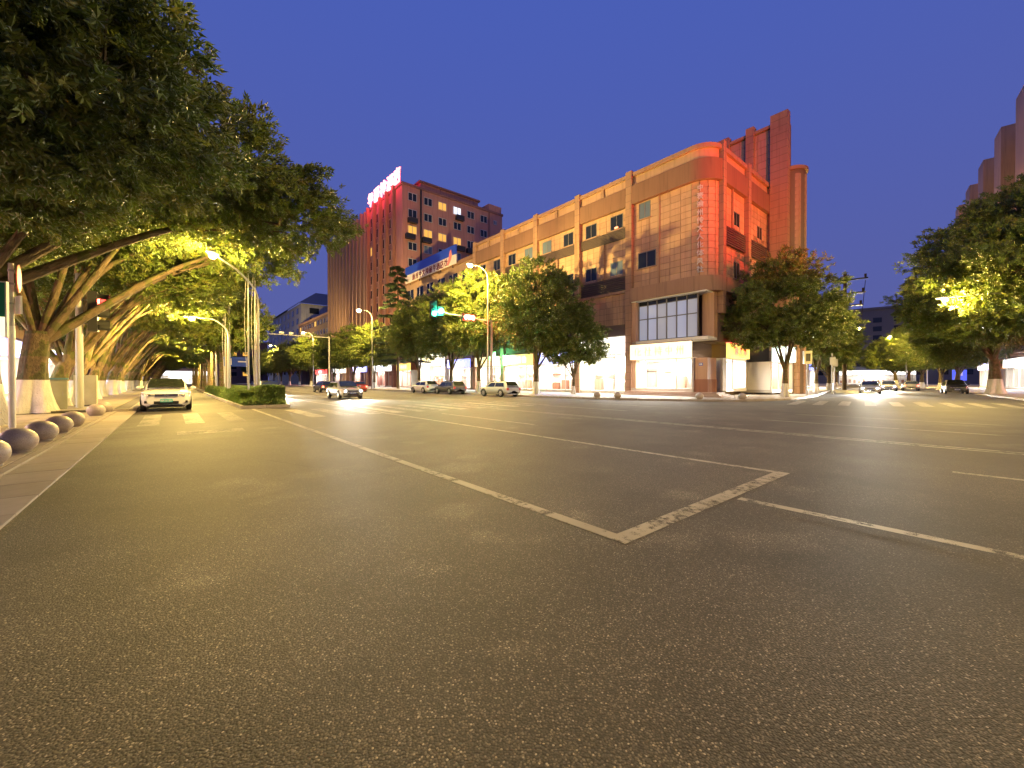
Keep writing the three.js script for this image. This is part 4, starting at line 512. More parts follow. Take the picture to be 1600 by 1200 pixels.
  for (let i = 0; i < nW; i++) for (let j = 0; j < 2; j++) { const a = 17.6 + i * 1.0, y0 = j ? 7.5 : 5.4, y1 = j ? 8.75 : 7.4; part(gl, 'pane', F.b(a + 0.05, a + 0.95, 36.22, 36.28, y0, y1), M.paneLit[(i * 2 + j * 3) % 3]); }
  for (let i = 0; i < nW; i++) part(gl, 'pane', F.b(17.65 + i, 18.55 + i, 36.22, 36.28, 8.82, 9.22), M.glass);
  part(gl, 'mullion', [...Array(7)].map((_, i) => F.b(17.56 + i, 17.64 + i, 36.12, 36.29, 5.3, 9.28)), M.frame); part(gl, 'transom', [F.b(17.65, 23.5, 36.14, 36.2, 7.41, 7.49), F.b(17.65, 23.5, 36.14, 36.2, 8.75, 8.81)], M.frame);
  part(t, 'window_jamb', [F.b(23.62, 24.1, 35.7, 36.4, 0, 9.28), F.b(16.5, 17.55, 36.9, 37.6, 5.2, 9.28)], M.tile[2]); part(t, 'soffit', F.b(16.6, 24.1, 35.6, 37.4, 9.2, 9.28), M.white);
  part(t, 'lower_ledge', F.b(16.5, 24.1, 35.7, 37.5, 5.0, 5.28), M.white);
  part(t, 'corner_pier', F.b(16.6, 17.7, 35.9, 37.6, 0, 3.4), M.tile[2]); part(t, 'pier_plinth', F.b(16.55, 17.75, 35.84, 37.62, 0, 1.5), M.brick); const hn = part(t, 'house_number', F.b(17.0, 17.35, 35.88, 35.899, 2.7, 2.95), M.signBlue); part(hn, 'digit', [F.b(17.06, 17.14, 35.868, 35.879, 2.75, 2.9), F.b(17.2, 17.28, 35.868, 35.879, 2.75, 2.9)], M.white);
  part(t, 'shutter', F.b(16.2, 16.4, 38.0, 38.75, 0.4, 3.4), M.shutter); part(t, 'side_wall', [F.b(14.3, 14.5, 49.6, 53, 0, 7)], M.beige);
  for (let k = 0; k < 3; k++) part(t, 'step', F.b(15.4 - k * 0.35, 24.2 + k * 0.02, 34.9 - k * 0.36, 36.6, 0 + (2 - k) * 0.12 - 0.1, (3 - k) * 0.12), M.steps);
  // vertical lettering on the rounded corner
  ['zhong', 'biao', 'yu', 'zhou', 'chuan', 'wen', 'ren', 'hua2', 'ti', 'feng', 'she'].forEach((k, i) => { const g = glyphs(GL[k], 0.52, 0.07, 0.07), a = 0.42; g.rotateY(-Math.PI / 2 + a); g.translate(37.7 - 36 - 1.82 * Math.cos(a), 18.2 - i * 0.72, -(18.1 - 24.5 - 1.82 * Math.sin(a))); part(t, 'letter', g, M.curtain); });
  const cam = part(t, 'red_window_lamp', F.b(26.0, 26.4, 35.9, 36.0, 17.35, 17.5), M.litRed);
}

// ------------------------------------------------------------------ hotel and neighbours
{
  const F = slFrame(79, 36.4), t = thing('hotel_building', 'pink multi-storey hotel with lit windows and a dark drainpipe', 'building', P(79, 36.4, 0.14), A1), r = rng(31);
  part(t, 'wall', F.b(79, 97.5, 36.4, 62.4, 0, 41.6), M.hotel); part(t, 'roof_edge', [F.b(78.8, 97.7, 36.2, 62.6, 41.6, 42.1)], M.hotelTrim);
  part(t, 'penthouse', F.b(83, 95, 42.5, 58, 42.1, 45.2), M.hotel); part(t, 'penthouse_roof', F.b(82.6, 95.4, 42.1, 58.4, 45.2, 45.6), M.hotelTrim); part(t, 'stair_tower', F.b(79.1, 86, 58.4, 62.2, 42.1, 43.7), M.hotel);
  part(t, 'drainpipe', F.b(78.7, 78.98, 40.35, 40.65, 0, 41.6), M.dark); part(t, 'drainpipe', F.b(78.8, 78.98, 58.3, 58.5, 0, 41.6), M.hotelTrim);
  const lit = { '0,2': M.warmWin, '0,3': M.coolWin, '2,0': M.warmWin, '2,1': M.warmWin, '2,2': M.warmWin, '2,3': M.warmWin };
  [38.6, 42.2, 45.7, 49.5, 53.1, 56.8, 60.2].forEach((l, c) => { for (let k = 0; k < 10; k++) { const y = 39.5 - 3.4 * k, w = c === 6 ? 0.5 : 1.0, h = c === 6 ? 0.5 : 0.85, m = lit[k + ',' + c] ?? (r() < 0.3 ? M.glassBlue : M.glass), W = part(t, 'window', F.b(78.93, 79.0, l - w, l + w, y - h, y + h), m);
    part(W, 'window_frame', [F.b(78.88, 78.929, l - w, l - w + 0.1, y - h, y + h), F.b(78.88, 78.929, l + w - 0.1, l + w, y - h, y + h), F.b(78.88, 78.929, l - w + 0.1, l + w - 0.1, y + h - 0.1, y + h), F.b(78.88, 78.929, l - w + 0.1, l + w - 0.1, y - h, y - h + 0.1), F.b(78.88, 78.929, l - 0.06, l + 0.06, y - h + 0.1, y + h - 0.1)], M.frameLight);
    if (c < 6 && r() < 0.42) { const q = (r() - 0.5) * 1.6, A = part(t, 'window_cage', F.b(78.1, 78.9, l + q - 1.0, l + q + 1.0, y - h - 1.25, y - h - 0.3), M.dark); part(A, 'rail', [F.b(78.06, 78.1, l + q - 1.05, l + q + 1.05, y - h - 0.3, y - h - 0.2), F.b(78.06, 78.1, l + q - 1.05, l + q + 1.05, y - h - 1.3, y - h - 1.2)], M.louvre); } } });
  // street face: piers and window bays
  for (const s of [82.6, 86.2, 89.8, 93.4, 97.2]) part(t, 'pier', F.b(s - 0.35, s + 0.35, 35.7, 36.4, 0, 42.4), M.hotelTrim);
  for (let b = 0; b < 4; b++) for (let k = 0; k < 11; k++) { const s0 = 83.1 + b * 3.6, y = 38.6 - 3.4 * k; const w = part(t, 'window', F.b(s0 + 0.3, s0 + 2.3, 36.34, 36.4, y - 0.9, y + 0.9), r() < 0.09 ? M.warmWin : M.glass); part(w, 'window_frame', F.b(s0 + 1.25, s0 + 1.35, 36.28, 36.339, y - 0.9, y + 0.9), M.frameLight); part(t, 'spandrel', F.b(s0 + 0.1, s0 + 2.5, 36.25, 36.4, y - 2.1, y - 1.2), M.hotelTrim); }
}
{ // rooftop sign
  const t = thing('rooftop_sign', 'glowing red five-character sign on the hotel roof', 'sign', P(88.5, 36.2, 42.25), F1); part(t, 'frame', [...[-8, -4, 0, 4, 8].map((x) => bx(x - 0.08, x + 0.08, 0, 3.4, -0.4, -0.28)), bx(-9, 9, 0.4, 0.5, -0.28, -0.2), bx(-9, 9, 2.2, 2.3, -0.28, -0.2)], M.louvre);
  ['hua', 'li', 'te', 'jiu', 'dian'].forEach((k, i) => { const g = glyphs(GL[k], 2.9, 0.34, 0.25), e = glyphs(GL[k], 2.9, 0.56, 0.12); g.translate(-7.4 + i * 3.7, 0.45, 0); e.translate(-7.4 + i * 3.7, 0.45, -0.13); const p = part(t, 'character', g, M.neon); part(p, 'neon_rim', e, M.neonRim); });
  for (const x of [-6, 0, 6]) t.add(signalLight(col(1, 0.06, 0.09), 130, V3(x, 1.2, 2.2)));
}
{ const F = slFrame(98, 36.4), t = thing('office_building', 'dark ribbed office block with tall vertical fins left of the hotel', 'building', P(98, 36.4, 0.14), A1), r = rng(5); part(t, 'wall', F.b(98, 131, 36.9, 60, 0, 40.6), M.office); for (let s = 98.6, i = 0; s < 131; s += 2.7, i++) { part(t, 'fin', F.b(s - 0.3, s + 0.3, 35.6, 36.9, 0, 41.8 + (i % 2) * 0.5), M.officeFin); if (s < 129) for (let k = 0; k < 11; k++) part(t, 'window', F.b(s + 0.5, s + 2.2, 36.84, 36.9, 3 + k * 3.4, 4.9 + k * 3.4), r() < 0.04 ? M.warmWin : M.glass); } }
{ const F = slFrame(172, 38), t = thing('grey_building', 'grey building with dark hipped roof far along the main road', 'building', P(172, 38, 0.14), A1); part(t, 'wall', F.b(172, 240, 38, 74, 0, 31), M.grey); part(t, 'roof', (() => { const g = loft([[V3(-1, 31, 1), V3(37, 31, 1), V3(37, 31, -69), V3(-1, 31, -69), V3(-1, 31, 1)], [V3(7, 37, -7), V3(29, 37, -7), V3(29, 37, -61), V3(7, 37, -61), V3(7, 37, -7)]]); return g; })(), M.greyDark); for (let k = 0; k < 7; k++) { for (let i = 0; i < 5; i++) part(t, 'window', F.b(171.9, 172, 41 + i * 6.4, 44.4 + i * 6.4, 4 + k * 3.9, 6.2 + k * 3.9), M.glass); for (let i = 0; i < 8; i++) part(t, 'window', F.b(176 + i * 8, 179 + i * 8, 37.9, 38, 4 + k * 3.9, 6.2 + k * 3.9), M.glass); } }
{ const F = slFrame(53, 36.6), t = thing('low_building', 'brown building behind the trees, below the blue billboard', 'building', P(53, 36.6, 0.14), A1), r = rng(9); part(t, 'wall', F.b(53, 78, 36.6, 50, 5.2, 20.6), M.beige); part(t, 'parapet', F.b(52.9, 78.1, 36.4, 36.8, 20.6, 21.2), M.band); for (let k = 0; k < 4; k++) for (let i = 0; i < 6; i++) { const w = part(t, 'window', F.b(54.4 + i * 4, 56.8 + i * 4, 36.52, 36.6, 7 + k * 3.5, 8.8 + k * 3.5), M.glass); part(w, 'window_frame', F.b(55.55 + i * 4, 55.65 + i * 4, 36.46, 36.519, 7 + k * 3.5, 8.8 + k * 3.5), M.frameLight); } }
{ const t = thing('billboard', 'long rooftop billboard, blue above and white with dark lettering below', 'billboard', P(67.5, 36.2, 20.9), F1); part(t, 'blue_panel', bx(-9.5, 9.5, 1.55, 3.15, -0.12, 0.12), M.boardBlue); const w = part(t, 'white_panel', bx(-9.5, 9.5, 0, 1.54, -0.1, 0.1), M.boardWhite); part(t, 'support', [-8, -4, 0, 4, 8].map((x) => bx(x - 0.08, x + 0.08, -0.4, 3, -0.3, -0.15)), M.louvre);
  ['yu', 'zhou', 'zhong', 'wen', 'te', 'li', 'hua', 'jiu', 'dian', 'she'].forEach((k, i) => { const g = glyphs(GL[k], 1.1, 0.13, 0.05); g.translate(-5.8 + i * 1.35, 0.2, 0.13); part(w, 'letter', g, M.ink); }); const h = new THREE.Shape([[6.6, 0.2], [7.3, 1.2], [7.6, 2.4], [8.1, 2.6], [8.3, 1.6], [8.0, 0.9], [7.2, 0.1]].map((p) => new THREE.Vector2(...p))); const g = new THREE.ExtrudeGeometry(h, { depth: 0.04, bevelEnabled: false }); g.translate(0, 0, 0.13); part(w, 'pink_figure', g, S(0.62, 0.2, 0.22, 0.6)); }
function block(name, label, A, s0, s1, l0, l1, H, mat, o = {}) { // plain street building with windows on the road face
  const t = thing(name, label, 'building', P(s0, l0, 0.14, A), A), F = slFrame(s0, l0), r = rng(Math.round(s0 * 3 + l0)); const y0 = o.y0 ?? 5.2; part(t, 'wall', F.b(s0, s1, l0 + (o.side > 0 ? 0 : 0), l1, y0, H), mat); part(t, 'parapet', F.b(s0 - 0.15, s1 + 0.15, l0 - 0.15, l1 + 0.15, H, H + 0.6), M.trim); part(t, 'back_room', F.b(s0, s1, o.side > 0 ? l0 : l0 + 3.3, o.side > 0 ? l1 - 3.3 : l1, 0, y0), M.beige);
  const pl = o.side > 0 ? l1 : l0, sg = o.side > 0 ? 1 : -1; for (let y = y0 + 1.2; y < H - 1.8; y += 3.3) for (let s = s0 + 1.2; s < s1 - 2; s += 3.4) { const lo = pl + sg * 0.001, hi = pl + sg * 0.06, w = part(t, 'window', F.b(s, s + 1.8, Math.min(lo, hi), Math.max(lo, hi), y, y + 1.5), r() < (o.lit ?? 0.05) ? M.warmWin : M.glass); const fl = pl + sg * 0.061, fh = pl + sg * 0.11; part(w, 'window_frame', F.b(s + 0.85, s + 0.95, Math.min(fl, fh), Math.max(fl, fh), y, y + 1.5), M.frameLight); }
  return t;
}
block('left_block', 'pale block of flats behind the nearest left trees', A1, 14, 38, -26, -10.7, 14, M.grey, { side: 1 }); block('left_block', 'brown block of flats further behind the left trees', A1, 38.4, 61, -26, -10.7, 16, M.beige, { side: 1 }); block('left_block', 'farthest block of flats behind the left row of trees', A1, 61.4, 110, -26, -10.7, 15, M.office, { side: 1 });
block('side_building', 'red-brown building with a flat roof right of the stepped tower', A2, 59, 72, -24, -8.6, 22, M.brick, { side: 1 }); block('side_building', 'narrow pale building further down the side street', A2, 74, 86, -22, -8.2, 19.5, M.beige, { side: 1 }); block('side_building', 'pinkish building behind the power pole', A2, 88, 120, -22, -8.2, 18, M.hotel, { side: 1 });
{ const F = slFrame(60, 18), t = thing('right_building', 'tall brown building with projecting piers at the right edge', 'building', P(60, 18, 0.14, A2), A2); part(t, 'wall', F.b(40, 146, 18.6, 40, 5.4, 40.5), M.beige); part(t, 'base', F.b(40, 146, 21.4, 40, 0, 5.4), M.brick); for (let s = 66; s < 147; s += 13) { part(t, 'pier', F.b(s - 3, s + 1.5, 16.6, 18.6, 5.4, 42.4), M.tile[0]); for (let k = 0; k < 10; k++) for (const q of [2.3, 5.6]) if (s + q < 144) part(t, 'window', F.b(s + q, s + q + 2.2, 18.5, 18.6, 7.4 + k * 3.3, 9.2 + k * 3.3), (s + k) % 17 === 3 ? M.warmWin : M.glass); } }
{ const t = thing('far_block', 'dim dark block closing the end of the side street', 'building', P(251, 8, 0.14, A2), A2); part(t, 'wall', bx(-30, 60, 0, 34, -20, 0), M.greyDark); part(t, 'roof_edge', bx(-30.5, 60.5, 34, 35, -20.5, 0.5), M.greyDark); for (let k = 0; k < 7; k++) for (let i = 0; i < 12; i++) part(t, 'window', bx(-26 + i * 7, -23 + i * 7, 4 + k * 4, 6.2 + k * 4, 0, 0.1), M.glass); }
block('far_block', 'dim flats along the far side of the main road beyond the ribbed office', A1, 132, 171, 37, 60, 22, M.office, { side: -1, y0: 5.2, lit: 0.12 });
{ const t = thing('far_block', 'distant flats closing the end of the main road', 'building', P(263, 5, 0.14), A1); part(t, 'wall', bx(-40, 36, 0, 22, -20, 0), M.office); part(t, 'roof_edge', bx(-40.5, 36.5, 22, 22.8, -20.5, 0.5), M.greyDark); const r = rng(6); for (let k = 0; k < 5; k++) for (let i = 0; i < 14; i++) part(t, 'window', bx(-38 + i * 5.2, -35.6 + i * 5.2, 4 + k * 3.6, 6 + k * 3.6, 0, 0.1), r() < 0.3 ? M.warmWin : M.glass); }
shop('white shop at the far end of the main road', P(259, 2, 0.14), A1, 30, { I: 7, SI: 5, h: 4, sh: 2 });
for (let i = 0; i < 8; i++) copy(rowTree, ord[i] + ' of the small far trees near the end of the left row', P(150 + i * 11, -4.7, 0.14), A1 + (R0() - 0.5) * 2, 1);
{ // red facade floodlight on a post at the corner opposite, outside the frame
  const p = XD(28.5, 17.5, 0.14), aim = XD(20.8, 39.5, 20.5), t = thing('floodlight', 'red facade floodlight on a tall post at the corner opposite, outside the picture', 'floodlight', p, Math.atan2(aim.x - p.x, aim.z - p.z));
  part(t, 'post', cyl(0.12, 0.1, 8.6, 0, 0, 0, 14), M.steel); part(t, 'yoke', [bx(-0.6, -0.55, 8.6, 9.3, -0.05, 0.05), bx(0.55, 0.6, 8.6, 9.3, -0.05, 0.05), bx(-0.6, 0.6, 8.55, 8.6, -0.05, 0.05)], M.steel);
  const hs = box(1.06, 0.8, 0.4, 0, 0, -0.1); hs.rotateX(-0.42); hs.translate(0, 9.2, 0); part(t, 'housing', hs, M.dark); const ln = box(0.95, 0.7, 0.03, 0, 0, 0.12); ln.rotateX(-0.42); ln.translate(0, 9.2, 0); part(t, 'lens', ln, M.litRed);
  const L = new THREE.SpotLight(col(1, 0.06, 0.015), 4600, 0, 0.47, 0.8); L.position.set(0, 9.32, 0.32); t.add(L, L.target); t.updateMatrixWorld(true); L.target.position.copy(t.worldToLocal(aim.clone())); L.castShadow = true; L.shadow.radius = 15;
}

// ------------------------------------------------------------------ signs along the roads
{ const t = thing('direction_sign', 'small blue direction sign far off in the median', 'sign', P(62, 5.0, 0.1), A1); part(t, 'post', cyl(0.06, 0.06, 4.4, 0, 0, 0, 10), M.steel); const b = part(t, 'board', bx(-0.2, 2.6, 3.2, 4.4, 0.06, 0.1), M.signBlue); part(b, 'arrow', [bx(0.6, 0.75, 3.4, 4.2, 0.1, 0.115), bx(1.4, 2.3, 3.75, 3.9, 0.1, 0.115)], M.white); }
{ const t = thing('parking_sign', 'blue lit parking sign on the right of the side street', 'sign', P(85, 10.2, 0.14, A2), A2); part(t, 'post', cyl(0.06, 0.06, 2.2, 0, 0, 0, 10), M.steel); const b = part(t, 'board', bx(-0.7, 0.7, 1.4, 2.9, 0.06, 0.12), glow(0.05, 0.10, 1, 1.2, 0.05)); part(b, 'letter', [bx(-0.35, -0.2, 1.6, 2.7, 0.121, 0.14), bx(-0.199, 0.3, 2.56, 2.7, 0.121, 0.14), bx(-0.199, 0.3, 2.1, 2.24, 0.121, 0.14), bx(0.17, 0.3, 2.241, 2.559, 0.121, 0.14)], M.white); }

// ------------------------------------------------------------------ vehicles (local -z is forward)
const wheelTyre = (() => { const pts = [[0.2, -0.1], [0.31, -0.11], [0.345, -0.075], [0.35, 0], [0.345, 0.075], [0.31, 0.11], [0.2, 0.1]].map((p) => new THREE.Vector2(...p)); const g = new THREE.LatheGeometry(pts, 28); g.rotateZ(Math.PI / 2); return g.toNonIndexed(); })();
const wheelRim = (() => { const gs = []; const d = new THREE.CylinderGeometry(0.2, 0.2, 0.05, 24, 1); d.rotateZ(Math.PI / 2); d.scale(0.5, 1, 1); const ring = new THREE.TorusGeometry(0.205, 0.022, 8, 24); ring.rotateY(Math.PI / 2); ring.translate(0.09, 0, 0); gs.push(ring); for (let i = 0; i < 5; i++) { const g = new THREE.BoxGeometry(0.03, 0.2, 0.055); g.translate(0.085, 0.1, 0); g.rotateX(i * 1.2566); gs.push(g); } const h = new THREE.CylinderGeometry(0.05, 0.05, 0.05, 12); h.rotateZ(Math.PI / 2); h.translate(0.09, 0, 0); gs.push(h); return merged(gs); })();
function makeCar(label, pos, turn, o) {
  const t = thing(o.name ?? 'car', label, 'car', pos, turn, o.group), pm = o.paint, W = o.W ?? 0.93, H = o.H ?? 1.62, L = o.L ?? 4.4, zf = -L / 2, hb = o.hood ?? 1.02;
  const sec = (z, hw, yb, yt, cr) => { const pts = [[-0.8, yb], [-0.97, yb + 0.1], [-1, (yb + yt) / 2 - 0.05], [-0.99, yt - 0.2], [-0.95, yt - 0.07], [-0.86, yt], [-0.5, yt + cr * 0.7], [0, yt + cr], [0.5, yt + cr * 0.7], [0.86, yt], [0.95, yt - 0.07], [0.99, yt - 0.2], [1, (yb + yt) / 2 - 0.05], [0.97, yb + 0.1], [0.8, yb]]; return pts.map(([x, y]) => V3(x * hw, y, z)); };
  const st = [[zf, W * 0.72, 0.34, hb - 0.34, 0.0], [zf + 0.03, W * 0.82, 0.27, hb - 0.22, 0.0], [zf + 0.12, W * 0.90, 0.24, hb - 0.13, 0.01], [zf + 0.3, W * 0.965, 0.24, hb - 0.07, 0.03], [zf + 0.7, W, 0.25, hb - 0.02, 0.05], [zf + 1.15, W, 0.26, hb + 0.01, 0.04], [0.2, W, 0.27, hb + 0.02, 0.02], [L / 2 - 0.7, W, 0.28, hb + 0.05, 0.02], [L / 2 - 0.15, W * 0.96, 0.3, hb + 0.03, 0.02], [L / 2, W * 0.86, 0.36, hb - 0.1, 0]];
  const caps = [st[0], st[st.length - 1]].map((s, i) => { const p = sec(...s), c = V3(0, (s[2] + s[3]) / 2, s[0]); const g = []; for (let k = 0; k < p.length - 1; k++) g.push(i ? quad(c, p[k + 1], p[k], c) : quad(c, p[k], p[k + 1], c)); return mergeGeometries(g); });
  part(t, 'body', [loft(st.map((s) => sec(...s))), ...caps, bx(-W * 0.78, W * 0.78, 0.22, 0.3, zf + 0.25, L / 2 - 0.2)].map((g) => boxUV(g)), new THREE.MeshPhysicalMaterial({ ...{ color: pm.color, roughness: pm.roughness, clearcoat: 1, clearcoatRoughness: 0.06, side: THREE.DoubleSide } }));
  // cabin
  const cab = (z, hw, y) => V3(hw, y, z), zw = zf + 1.05, zr = zw + 0.62, ze = o.hatch ?? L / 2 - 0.55, zt = o.tail ?? L / 2 - 0.15, y0 = hb - 0.02, hw0 = W * 0.93, hw1 = W * 0.72, m = (s, z, hw, y) => V3(s * hw, y, z);
  const ring = (z, hwb, yb, hwt, yt) => [V3(-hwb, yb, z), V3(-hwt * 1.03, yt - 0.1, z), V3(-hwt * 0.94, yt - 0.02, z), V3(-hwt * 0.6, yt + 0.02, z), V3(0, yt + 0.03, z), V3(hwt * 0.6, yt + 0.02, z), V3(hwt * 0.94, yt - 0.02, z), V3(hwt * 1.03, yt - 0.1, z), V3(hwb, yb, z)];
  const rows = [ring(zw, hw0 * 0.9, y0 - 0.05, hw0 * 0.88, y0 + 0.06), ring(zw + 0.34, hw0 * 0.97, y0, hw1 * 1.09, (y0 + H) / 2 + 0.06), ring(zr, hw0, y0, hw1, H - 0.05), ring(zr + 0.7, hw0, y0, hw1, H), ring(ze, hw0, y0, hw1 * 0.98, H - 0.03), ring(zt, hw0 * 0.95, y0, hw0 * 0.88, y0 + 0.08)];
  part(t, 'cabin', loft(rows), new THREE.MeshPhysicalMaterial({ color: pm.color, roughness: pm.roughness, clearcoat: 1, side: THREE.DoubleSide }));
  const off = (a, d) => a.clone().add(d), up = V3(0, 0.035, -0.035);
  part(t, 'windscreen', loft([[m(-1, zw + 0.02, hw0 * 0.80, y0 + 0.09), V3(0, y0 + 0.14, zw - 0.03), m(1, zw + 0.02, hw0 * 0.80, y0 + 0.09)], [m(-1, zw + 0.35, hw1 * 1.0, (y0 + H) / 2 + 0.09), V3(0, (y0 + H) / 2 + 0.14, zw + 0.30), m(1, zw + 0.35, hw1 * 1.0, (y0 + H) / 2 + 0.09)], [m(-1, zr - 0.02, hw1 * 0.86, H - 0.03), V3(0, H + 0.0, zr - 0.05), m(1, zr - 0.02, hw1 * 0.86, H - 0.03)]].map((q) => q.map((p) => off(p, up)))), carGlass);
  part(t, 'rear_window', loft([[m(-1, ze + 0.05, hw1 * 0.86, H - 0.06), m(1, ze + 0.05, hw1 * 0.86, H - 0.06)], [m(-1, zt - 0.02, hw0 * 0.78, y0 + 0.14), m(1, zt - 0.02, hw0 * 0.78, y0 + 0.14)]].map((q) => q.map((p) => off(p, V3(0, 0.03, 0.03))))), carGlass);
  for (const s of [-1, 1]) {
    const sx = (hw) => s * (hw + 0.012), lo = y0 + 0.05, hi = H - 0.14; for (const [za, zb, zc, zd] of [[zw + 0.3, zr + 0.12, zr + 0.85, zr + 0.85], [zr + 0.92, zr + 0.92, ze - 0.1, ze + 0.1]]) part(t, 'side_window', quad(V3(sx(hw0 * 0.985), lo, za), V3(sx(hw1 * 1.04), hi, zb), V3(sx(hw1 * 1.04), hi, zc), V3(sx(hw0 * 0.985), lo, zd)), carGlass);
    const mi = new THREE.SphereGeometry(0.12, 14, 10); mi.scale(1.0, 0.72, 0.6); mi.translate(s * (W + 0.1), hb + 0.1, zw + 0.42); const mr = part(t, 'mirror', mi, pm); part(mr, 'mirror_arm', bx(s * (W - 0.1), s * (W + 0.02), hb + 0.04, hb + 0.08, zw + 0.4, zw + 0.46), M.carBlack);
    const hl = loft([[V3(s * W * 0.46, hb - 0.30, zf + 0.01), V3(s * W * 0.68, hb - 0.31, zf + 0.035), V3(s * W * 0.875, hb - 0.27, zf + 0.15), V3(s * W * 0.955, hb - 0.19, zf + 0.36)], [V3(s * W * 0.46, hb - 0.21, zf + 0.03), V3(s * W * 0.70, hb - 0.185, zf + 0.07), V3(s * W * 0.885, hb - 0.145, zf + 0.19), V3(s * W * 0.955, hb - 0.135, zf + 0.38)]].map((q) => q.map((p) => off(p, V3(s * 0.012, 0.005, -0.025)))));
    const H1 = part(t, 'headlight', hl, new THREE.MeshStandardMaterial({ color: col(0.45, 0.45, 0.46), roughness: 0.12, metalness: 0.4, side: THREE.DoubleSide })); const lens = new THREE.SphereGeometry(0.075, 14, 10); lens.scale(1, 0.8, 0.5); lens.translate(s * W * 0.66, hb - 0.245, zf - 0.0); part(H1, 'headlight_bulb', lens, o.lights ? M.headlamp : M.chrome);
    part(t, 'fog_recess', bx(s * W * 0.60, s * W * 0.84, 0.40, 0.52, zf - 0.012 + 0.02, zf + 0.1), M.carBlack);
    part(t, 'taillight', bx(s * W * 0.66, s * W * 0.90, hb - 0.28, hb - 0.06, L / 2 - 0.07, L / 2 + 0.02), o.lights || o.brake ? M.tail : M.signRed);
    for (const z of [zf + 0.86, L / 2 - 0.86]) { const w = part(t, 'wheel', (() => { const g = new THREE.CylinderGeometry(0.21, 0.21, 0.12, 20); g.rotateZ(Math.PI / 2); return g; })(), M.carBlack); w.position.set(s * (W - 0.09), 0.35, z); if (s < 0) w.rotation.y = Math.PI; part(w, 'tyre', wheelTyre, M.tyre); part(w, 'rim', wheelRim, M.rim); const a = new THREE.TorusGeometry(0.385, 0.035, 8, 20, Math.PI); a.rotateY(Math.PI / 2); a.translate(s * (W - 0.012), 0.35, z); part(t, 'wheel_arch', a, M.carBlack); }
    if (o.rails) part(t, 'roof_rail', bar(V3(s * hw1 * 0.92, H + 0.035, zr + 0.1), V3(s * hw1 * 0.92, H + 0.03, ze - 0.1), 0.022, 8), M.chrome);
    if (o.lights) { const L1 = new THREE.SpotLight(col(1, 0.93, 0.8), o.lights, 0, 0.62, 0.75); L1.position.set(s * W * 0.66, hb - 0.245, zf - 0.08); L1.target.position.set(s * W * 0.66, hb - 0.8, zf - 8); L1.castShadow = true; L1.shadow.radius = 3; t.add(L1, L1.target); }
  }
  const gr = part(t, 'grille', bx(-W * 0.45, W * 0.45, hb - 0.31, hb - 0.19, zf - 0.02, zf + 0.06), M.carBlack); for (const y of [0.285, 0.235]) part(gr, 'grille_bar', bx(-W * 0.44, W * 0.44, hb - y, hb - y + 0.022, zf - 0.035, zf - 0.021), M.chrome);
  const em = new THREE.TorusGeometry(0.062, 0.009, 8, 24); em.translate(0, hb - 0.25, zf - 0.05); const lt = glyphs([[1, 9, 4, 1], [4, 1, 5, 4], [5, 4, 6, 1], [6, 1, 9, 9], [3, 10, 5, 6], [5, 6, 7, 10]], 0.09, 0.009, 0.008); lt.rotateY(Math.PI); lt.translate(0, hb - 0.295, zf - 0.05); part(gr, 'emblem', [em, lt], M.chrome);
  part(t, 'bumper_intake', bx(-W * 0.48, W * 0.48, 0.36, 0.50, zf - 0.012, zf + 0.08), M.carBlack); part(t, 'skid_plate', bx(-W * 0.72, W * 0.72, 0.2, 0.30, zf + 0.06, zf + 0.4), M.carBlack);
  const pl = part(t, 'licence_plate', bx(-0.235, 0.235, 0.45, 0.60, zf - 0.04, zf - 0.013), o.plate ?? M.signBlue); ['zhou', 'wen'].forEach((k, i) => { const g = glyphs(GL[k], 0.08, 0.012, 0.006); g.rotateY(Math.PI); g.translate(0.18 - i * 0.07, 0.485, zf - 0.043); part(pl, 'character', g, M.white); }); for (let i = 0; i < 5; i++) { const g = glyphs([[[2, 0, 2, 9], [2, 9, 8, 9], [8, 9, 8, 0], [2, 0, 8, 0]], [[5, 0, 5, 9]], [[2, 9, 8, 9], [8, 9, 4, 0]], [[2, 9, 8, 9], [2, 9, 2, 0], [2, 4.5, 8, 4.5], [8, 9, 8, 0], [2, 0, 8, 0]], [[2, 9, 5, 4], [8, 9, 5, 4], [5, 4, 5, 0]]][i], 0.08, 0.012, 0.006); g.rotateY(Math.PI); g.translate(0.02 - i * 0.052, 0.485, zf - 0.043); part(pl, 'character', g, M.white); }
  return t;
}
const plateTeal = S(0.03, 0.42, 0.42, 0.4);
makeCar('white sport utility car with roof rails parked at the left kerb', P(26.4 + 2.2, -0.22, 0), A1 + Math.PI, { name: 'parked_car', paint: paintOf(0.80, 0.79, 0.76), rails: true, plate: plateTeal, W: 0.98, H: 1.60, hood: 1.04 });
const grp = 'cars on the roads';
makeCar('silver car standing at the far kerb before the forked tree', P(31.2, 24.3, 0), A1, { paint: paintOf(0.42, 0.42, 0.43), H: 1.45, hood: 0.92, group: grp });
makeCar('dark hatchback parked at the far kerb behind the signal mast', P(40.5, 24.4, 0), A1, { paint: paintOf(0.05, 0.05, 0.06), H: 1.46, hood: 0.92, group: grp });
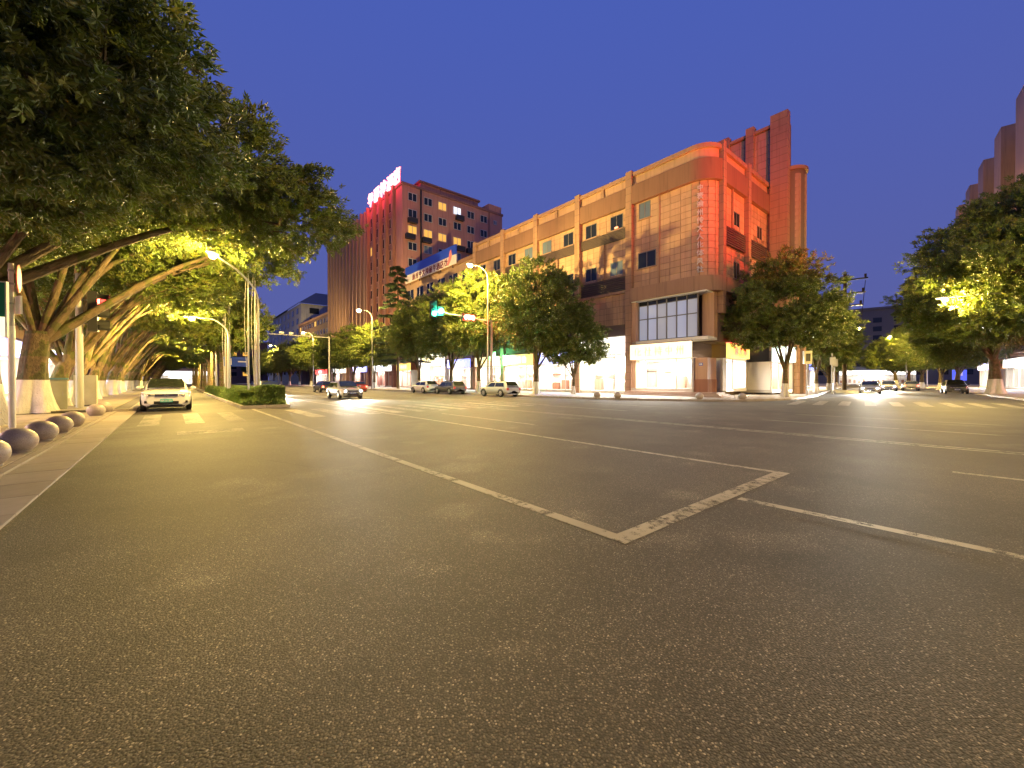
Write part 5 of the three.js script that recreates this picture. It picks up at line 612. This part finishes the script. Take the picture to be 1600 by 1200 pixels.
makeCar('white hatchback parked at the far kerb before the leaning tree', P(46.6, 24.4, 0), A1, { paint: paintOf(0.7, 0.7, 0.7), H: 1.5, hood: 0.95, group: grp });
makeCar('leftmost of the cars with headlights on approaching beyond the hedge', P(42, 6.6, 0), A1 + Math.PI, { paint: paintOf(0.6, 0.6, 0.6), H: 1.46, hood: 0.92, lights: 300, group: grp });
makeCar('second approaching car with headlights on, right of the hedge', P(36, 11.3, 0), A1 + Math.PI, { paint: paintOf(0.25, 0.25, 0.27), H: 1.46, hood: 0.92, lights: 360, group: grp });
makeCar('third approaching car with headlights on, farther back', P(53, 8.4, 0), A1 + Math.PI, { paint: paintOf(0.7, 0.7, 0.7), H: 1.5, hood: 0.95, lights: 360, group: grp });
makeCar('red-tailed car driving away in front of the shops', P(56, 19.0, 0), A1, { paint: paintOf(0.35, 0.04, 0.03), H: 1.46, hood: 0.92, brake: true, group: grp });
makeCar('dark car driving away along the far lane', P(58, 15.6, 0), A1, { paint: paintOf(0.04, 0.04, 0.05), H: 1.46, hood: 0.92, brake: true, group: grp });
makeCar('car with dazzling headlights coming out of the side street', XD(41.5, 47.5), Math.atan2(Math.sin(A2), Math.cos(A2)) + Math.PI, { paint: paintOf(0.5, 0.5, 0.5), H: 1.46, hood: 0.92, lights: 900, group: grp });
makeCar('second car with headlights on farther up the side street', XD(56, 61), A2 + Math.PI, { paint: paintOf(0.6, 0.6, 0.6), H: 1.46, hood: 0.92, lights: 700, group: grp });
makeCar('third car with headlights on, deep in the side street', XD(74, 83.5), A2 + Math.PI, { paint: paintOf(0.5, 0.5, 0.5), H: 1.46, hood: 0.92, lights: 700, group: grp });
makeCar('car with red tail lights driving away up the side street', P(88, 5.4, 0, A2), A2, { paint: paintOf(0.2, 0.2, 0.2), H: 1.46, hood: 0.92, brake: true, group: grp });
makeCar('dark car parked on the right of the side street before the white-footed tree', P(70, 8.0, 0, A2), A2 + Math.PI, { paint: paintOf(0.03, 0.03, 0.035), H: 1.6, hood: 1.0, group: grp });

shade(scene);
renderer.render(scene, camera);
